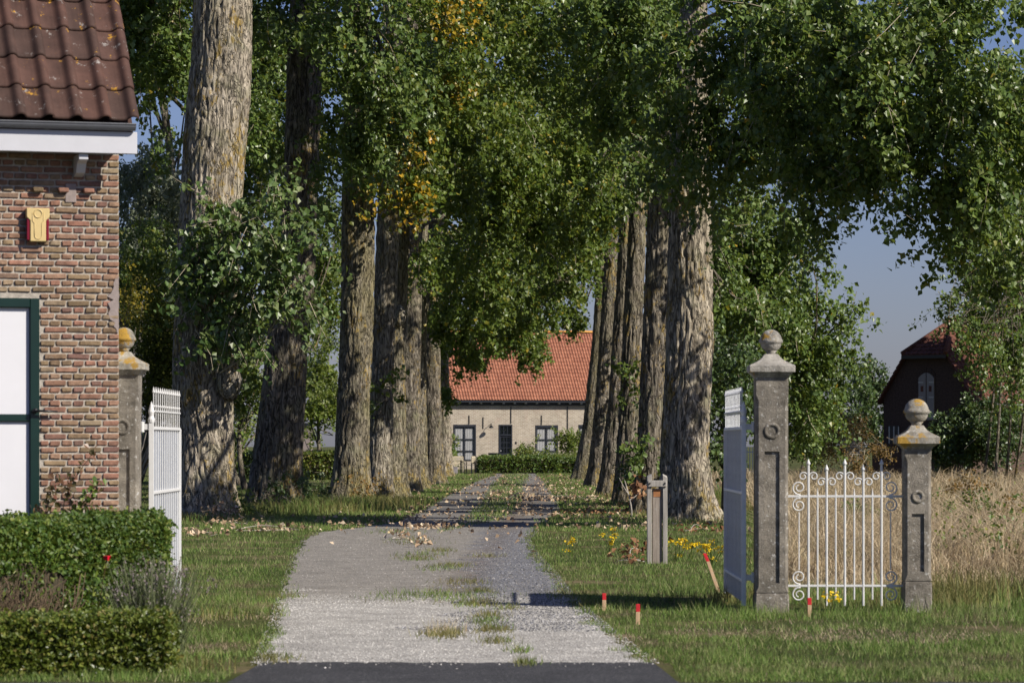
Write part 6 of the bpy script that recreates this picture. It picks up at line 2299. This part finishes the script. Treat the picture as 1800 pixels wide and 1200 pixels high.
# ------------------------------------------------------------------ the barn
def build_barn():
    d = 150.0
    k = d / F
    a = math.radians(44)
    cx = (1631 - 900) * k
    root = thing('brick_barn', 'shaded brick barn with half hipped red roof beyond the straw field', 'barn', (cx, d, 0), -a)
    hw, ez, rz_, hz, dep = 2.45, 3.6, 7.0, 5.5, 11.0
    hh = hw * (1 - (hz - ez) / (rz_ - ez))
    mb = MB()
    V = [(-hw, 0, -.2), (hw, 0, -.2), (hw, 0, ez), (hh, 0, hz), (-hh, 0, hz), (-hw, 0, ez)]
    Vb = [(x, dep, z) for x, y, z in V]
    mb.add(V + Vb, [tuple(range(6)), tuple(range(11, 5, -1))])
    mb.add(V + Vb, [(0, 5, 11, 6), (1, 7, 8, 2)])
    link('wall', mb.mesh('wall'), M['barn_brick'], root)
    # door recess: loft shutters
    z0, z1 = EYE - (738 - HY) * k, EYE - (655 - HY) * k
    sx0, sx1 = -.47, .37
    mid = .5 * (sx0 + sx1)

    def arch(x):
        return z1 - .22 * ((x - mid) / (.5 * (sx1 - sx0))) ** 2
    for u0, u1 in ((sx0, mid - .03), (mid + .03, sx1)):
        mb = MB()
        xs = np.linspace(u0, u1, 6)
        P = [(u0, z0), (u1, z0)] + [(x, arch(x)) for x in xs[::-1]]
        kq = len(P)
        V = [(x, y, z) for y in (-.06, -.004) for x, z in P]
        mb.add(V, [tuple(range(kq)), tuple(range(2 * kq - 1, kq - 1, -1))] + [(b + kq, (b + 1) % kq + kq, (b + 1) % kq, b) for b in range(kq)])
        sh = link('shutter', mb.mesh('shutter'), M['shutter'], root)
        for zz in (z0 + .12, z0 + 1.0, z1 - .42):
            mb = MB()
            mb.box(u0 + (.0 if u0 < mid - .1 else .12), u1 - (.12 if u0 < mid - .1 else .0), -.075, -.061, zz - .025, zz + .025)
            link('strap_hinge', mb.mesh('strap_hinge'), M['sign_white'], sh)
        mb = MB()
        cxm = .5 * (u0 + u1)
        mb.box(cxm - .07, cxm + .07, -.07, -.061, z0 + 1.25, z0 + 1.5)
        link('painted_square', mb.mesh('painted_square'), M['tile_barn'], sh)
    # brick arch over the shutters
    mb = MB()
    xs = np.linspace(sx0 - .05, sx1 + .05, 11)
    for b in range(10):
        x_, y_ = xs[b], xs[b + 1]
        za, zb = arch(x_) + .03, arch(y_) + .03
        V = [(x_, -.03, za), (y_ - .01, -.03, zb), (y_ - .01, -.03, zb + .22), (x_, -.03, za + .22), (x_, -.003, za), (y_ - .01, -.003, zb), (y_ - .01, -.003, zb + .22), (x_, -.003, za + .22)]
        mb.add(V, [(0, 1, 2, 3), (0, 4, 5, 1), (3, 2, 6, 7), (0, 3, 7, 4), (1, 5, 6, 2)])
    link('arch', mb.mesh('arch'), M['barn_brick'], root)
    # small ground window
    wx, wz = -1.85, EYE - (760 - HY) * k - .1
    mb = MB()
    mb.box(wx - .3, wx + .3, -.03, -.004, wz - .4, wz + .4)
    w = link('window', mb.mesh('window'), M['black'], root)
    for q in (-.28, -.02, .24):
        mb = MB()
        mb.box(wx + q, wx + q + .05, -.045, -.031, wz - .38, wz + .38)
        link('mullion', mb.mesh('mullion'), M['sign_white'], w)
    # roof slopes
    ov = .22
    sl = math.hypot(hw, rz_ - ez)
    ux, uz = hw / sl, (rz_ - ez) / sl
    hipy = 2.0
    mb = MB()
    e = .3
    V = []
    for s in (-1, 1):
        exx, ezz = hw + e * ux, ez - e * uz
        P = [(s * exx, -ov, ezz), (s * exx, dep + ov, ezz), (0, dep + ov, rz_), (0, hipy, rz_), (s * hh, -ov, hz)]
        Q = [(x, y, z + .10) for x, y, z in P]
        mb.add(P + Q, [(0, 1, 2, 3, 4), (9, 8, 7, 6, 5), (0, 5, 6, 1), (4, 9, 5, 0), (1, 6, 7, 2)])
    P = [(-hh - .12, -ov - .12, hz - .12), (hh + .12, -ov - .12, hz - .12), (0, hipy, rz_)]
    Q = [(x, y, z + .12) for x, y, z in P]
    mb.add(P + Q, [(0, 1, 2), (5, 4, 3)])
    mb.add(P + Q, [(0, 3, 4, 1)])
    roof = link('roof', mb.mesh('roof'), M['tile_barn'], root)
    # tiles: lit slope
    tw, ex = .24, .3
    for s in (1, -1):
        v = np.array([-s * ux, 0, uz])
        nrm = np.array([s * uz, 0, ux])
        o = np.array([s * (hw + e * ux), -ov, ez - e * uz + .10])
        rows = int((sl + e) / ex)
        hiprow = (hz - (ez - e * uz)) / uz / ex

        def clip(r):
            if r <= hiprow:
                return 0, int((dep + 2 * ov) / tw)
            f = (r - hiprow) / (rows - hiprow)
            return int(f * (hipy + ov) / tw) + 1, int((dep + 2 * ov) / tw)
        mb = tiled_slope(o, (0, 1, 0), v, nrm, 46, rows, tw, ex, clip, .035, 5)
        q = link('roof_tiles', mb.mesh('roof_tiles'), M['tile_barn'], roof)
        q['kind'] = 'stuff'
    hv = np.array([0, hipy + ov + .12, rz_ - hz + .12])
    hl = np.linalg.norm(hv)
    v = hv / hl
    nrm = np.array([0, -v[2], v[1]])
    rows = int(hl / ex)
    wd = 2 * (hh + .12)

    def hclip(r):
        f = r / rows
        return int(f * .5 * wd / tw + .5), int(wd / tw - f * .5 * wd / tw + .5)
    mb = tiled_slope((-hh - .12, -ov - .12, hz), (1, 0, 0), v, nrm, 12, rows, tw, ex, hclip, .035, 5)
    q = link('roof_tiles', mb.mesh('roof_tiles'), M['tile_barn'], roof)
    q['kind'] = 'stuff'
    # hip and ridge caps
    mb = MB()
    for s in (-1, 1):
        mb.tube([(s * (hh + .1), -ov - .1, hz + .05), (0, hipy, rz_ + .16)], .11, 8)
    mb.tube([(0, hipy, rz_ + .14), (0, dep + ov, rz_ + .14)], .12, 8)
    link('ridge_cap', mb.mesh('ridge_cap', smooth=True), M['tile_barn'], roof)
    mb = MB()
    mb.box(-hh - .1, hh + .1, -ov - .16, -ov - .06, hz - .18, hz - .03)
    link('eaves_board', mb.mesh('eaves_board'), M['black'], root)
    mb = MB()
    mb.tube([(hw + .42, -ov, ez - .32), (hw + .42, dep, ez - .32)], .07, 8)
    link('gutter', mb.mesh('gutter', smooth=True), M['gutter'], root)
    # dark low trough wall beside the barn
    d3 = 140.0
    k3 = d3 / F
    lw = thing('low_wall', 'dark low brick wall beside the barn at the field edge', 'wall', ((1548 - 900) * k3, d3, 0), -.2)
    mb = MB()
    mb.box(-.35, .9, 0, .3, 0, 1.25)
    link('wall', mb.mesh('wall', bevel=.01), M['barn_brick'], lw)
    mb = MB()
    mb.box(-.4, .0, -.04, .34, 1.252, 1.6)
    link('cap', mb.mesh('cap', bevel=.02), M['barn_brick'], lw)


build_cottage()
build_farmhouse()
build_barn()
build_gate()
build_poplars()
knot_details()
build_background_plants()
trunk_foot_plants()
build_hedges()
cottage_plants()
build_furniture()
build_small_things()
lawn()
driveway_weeds()
stones()
straw_field()
litter()
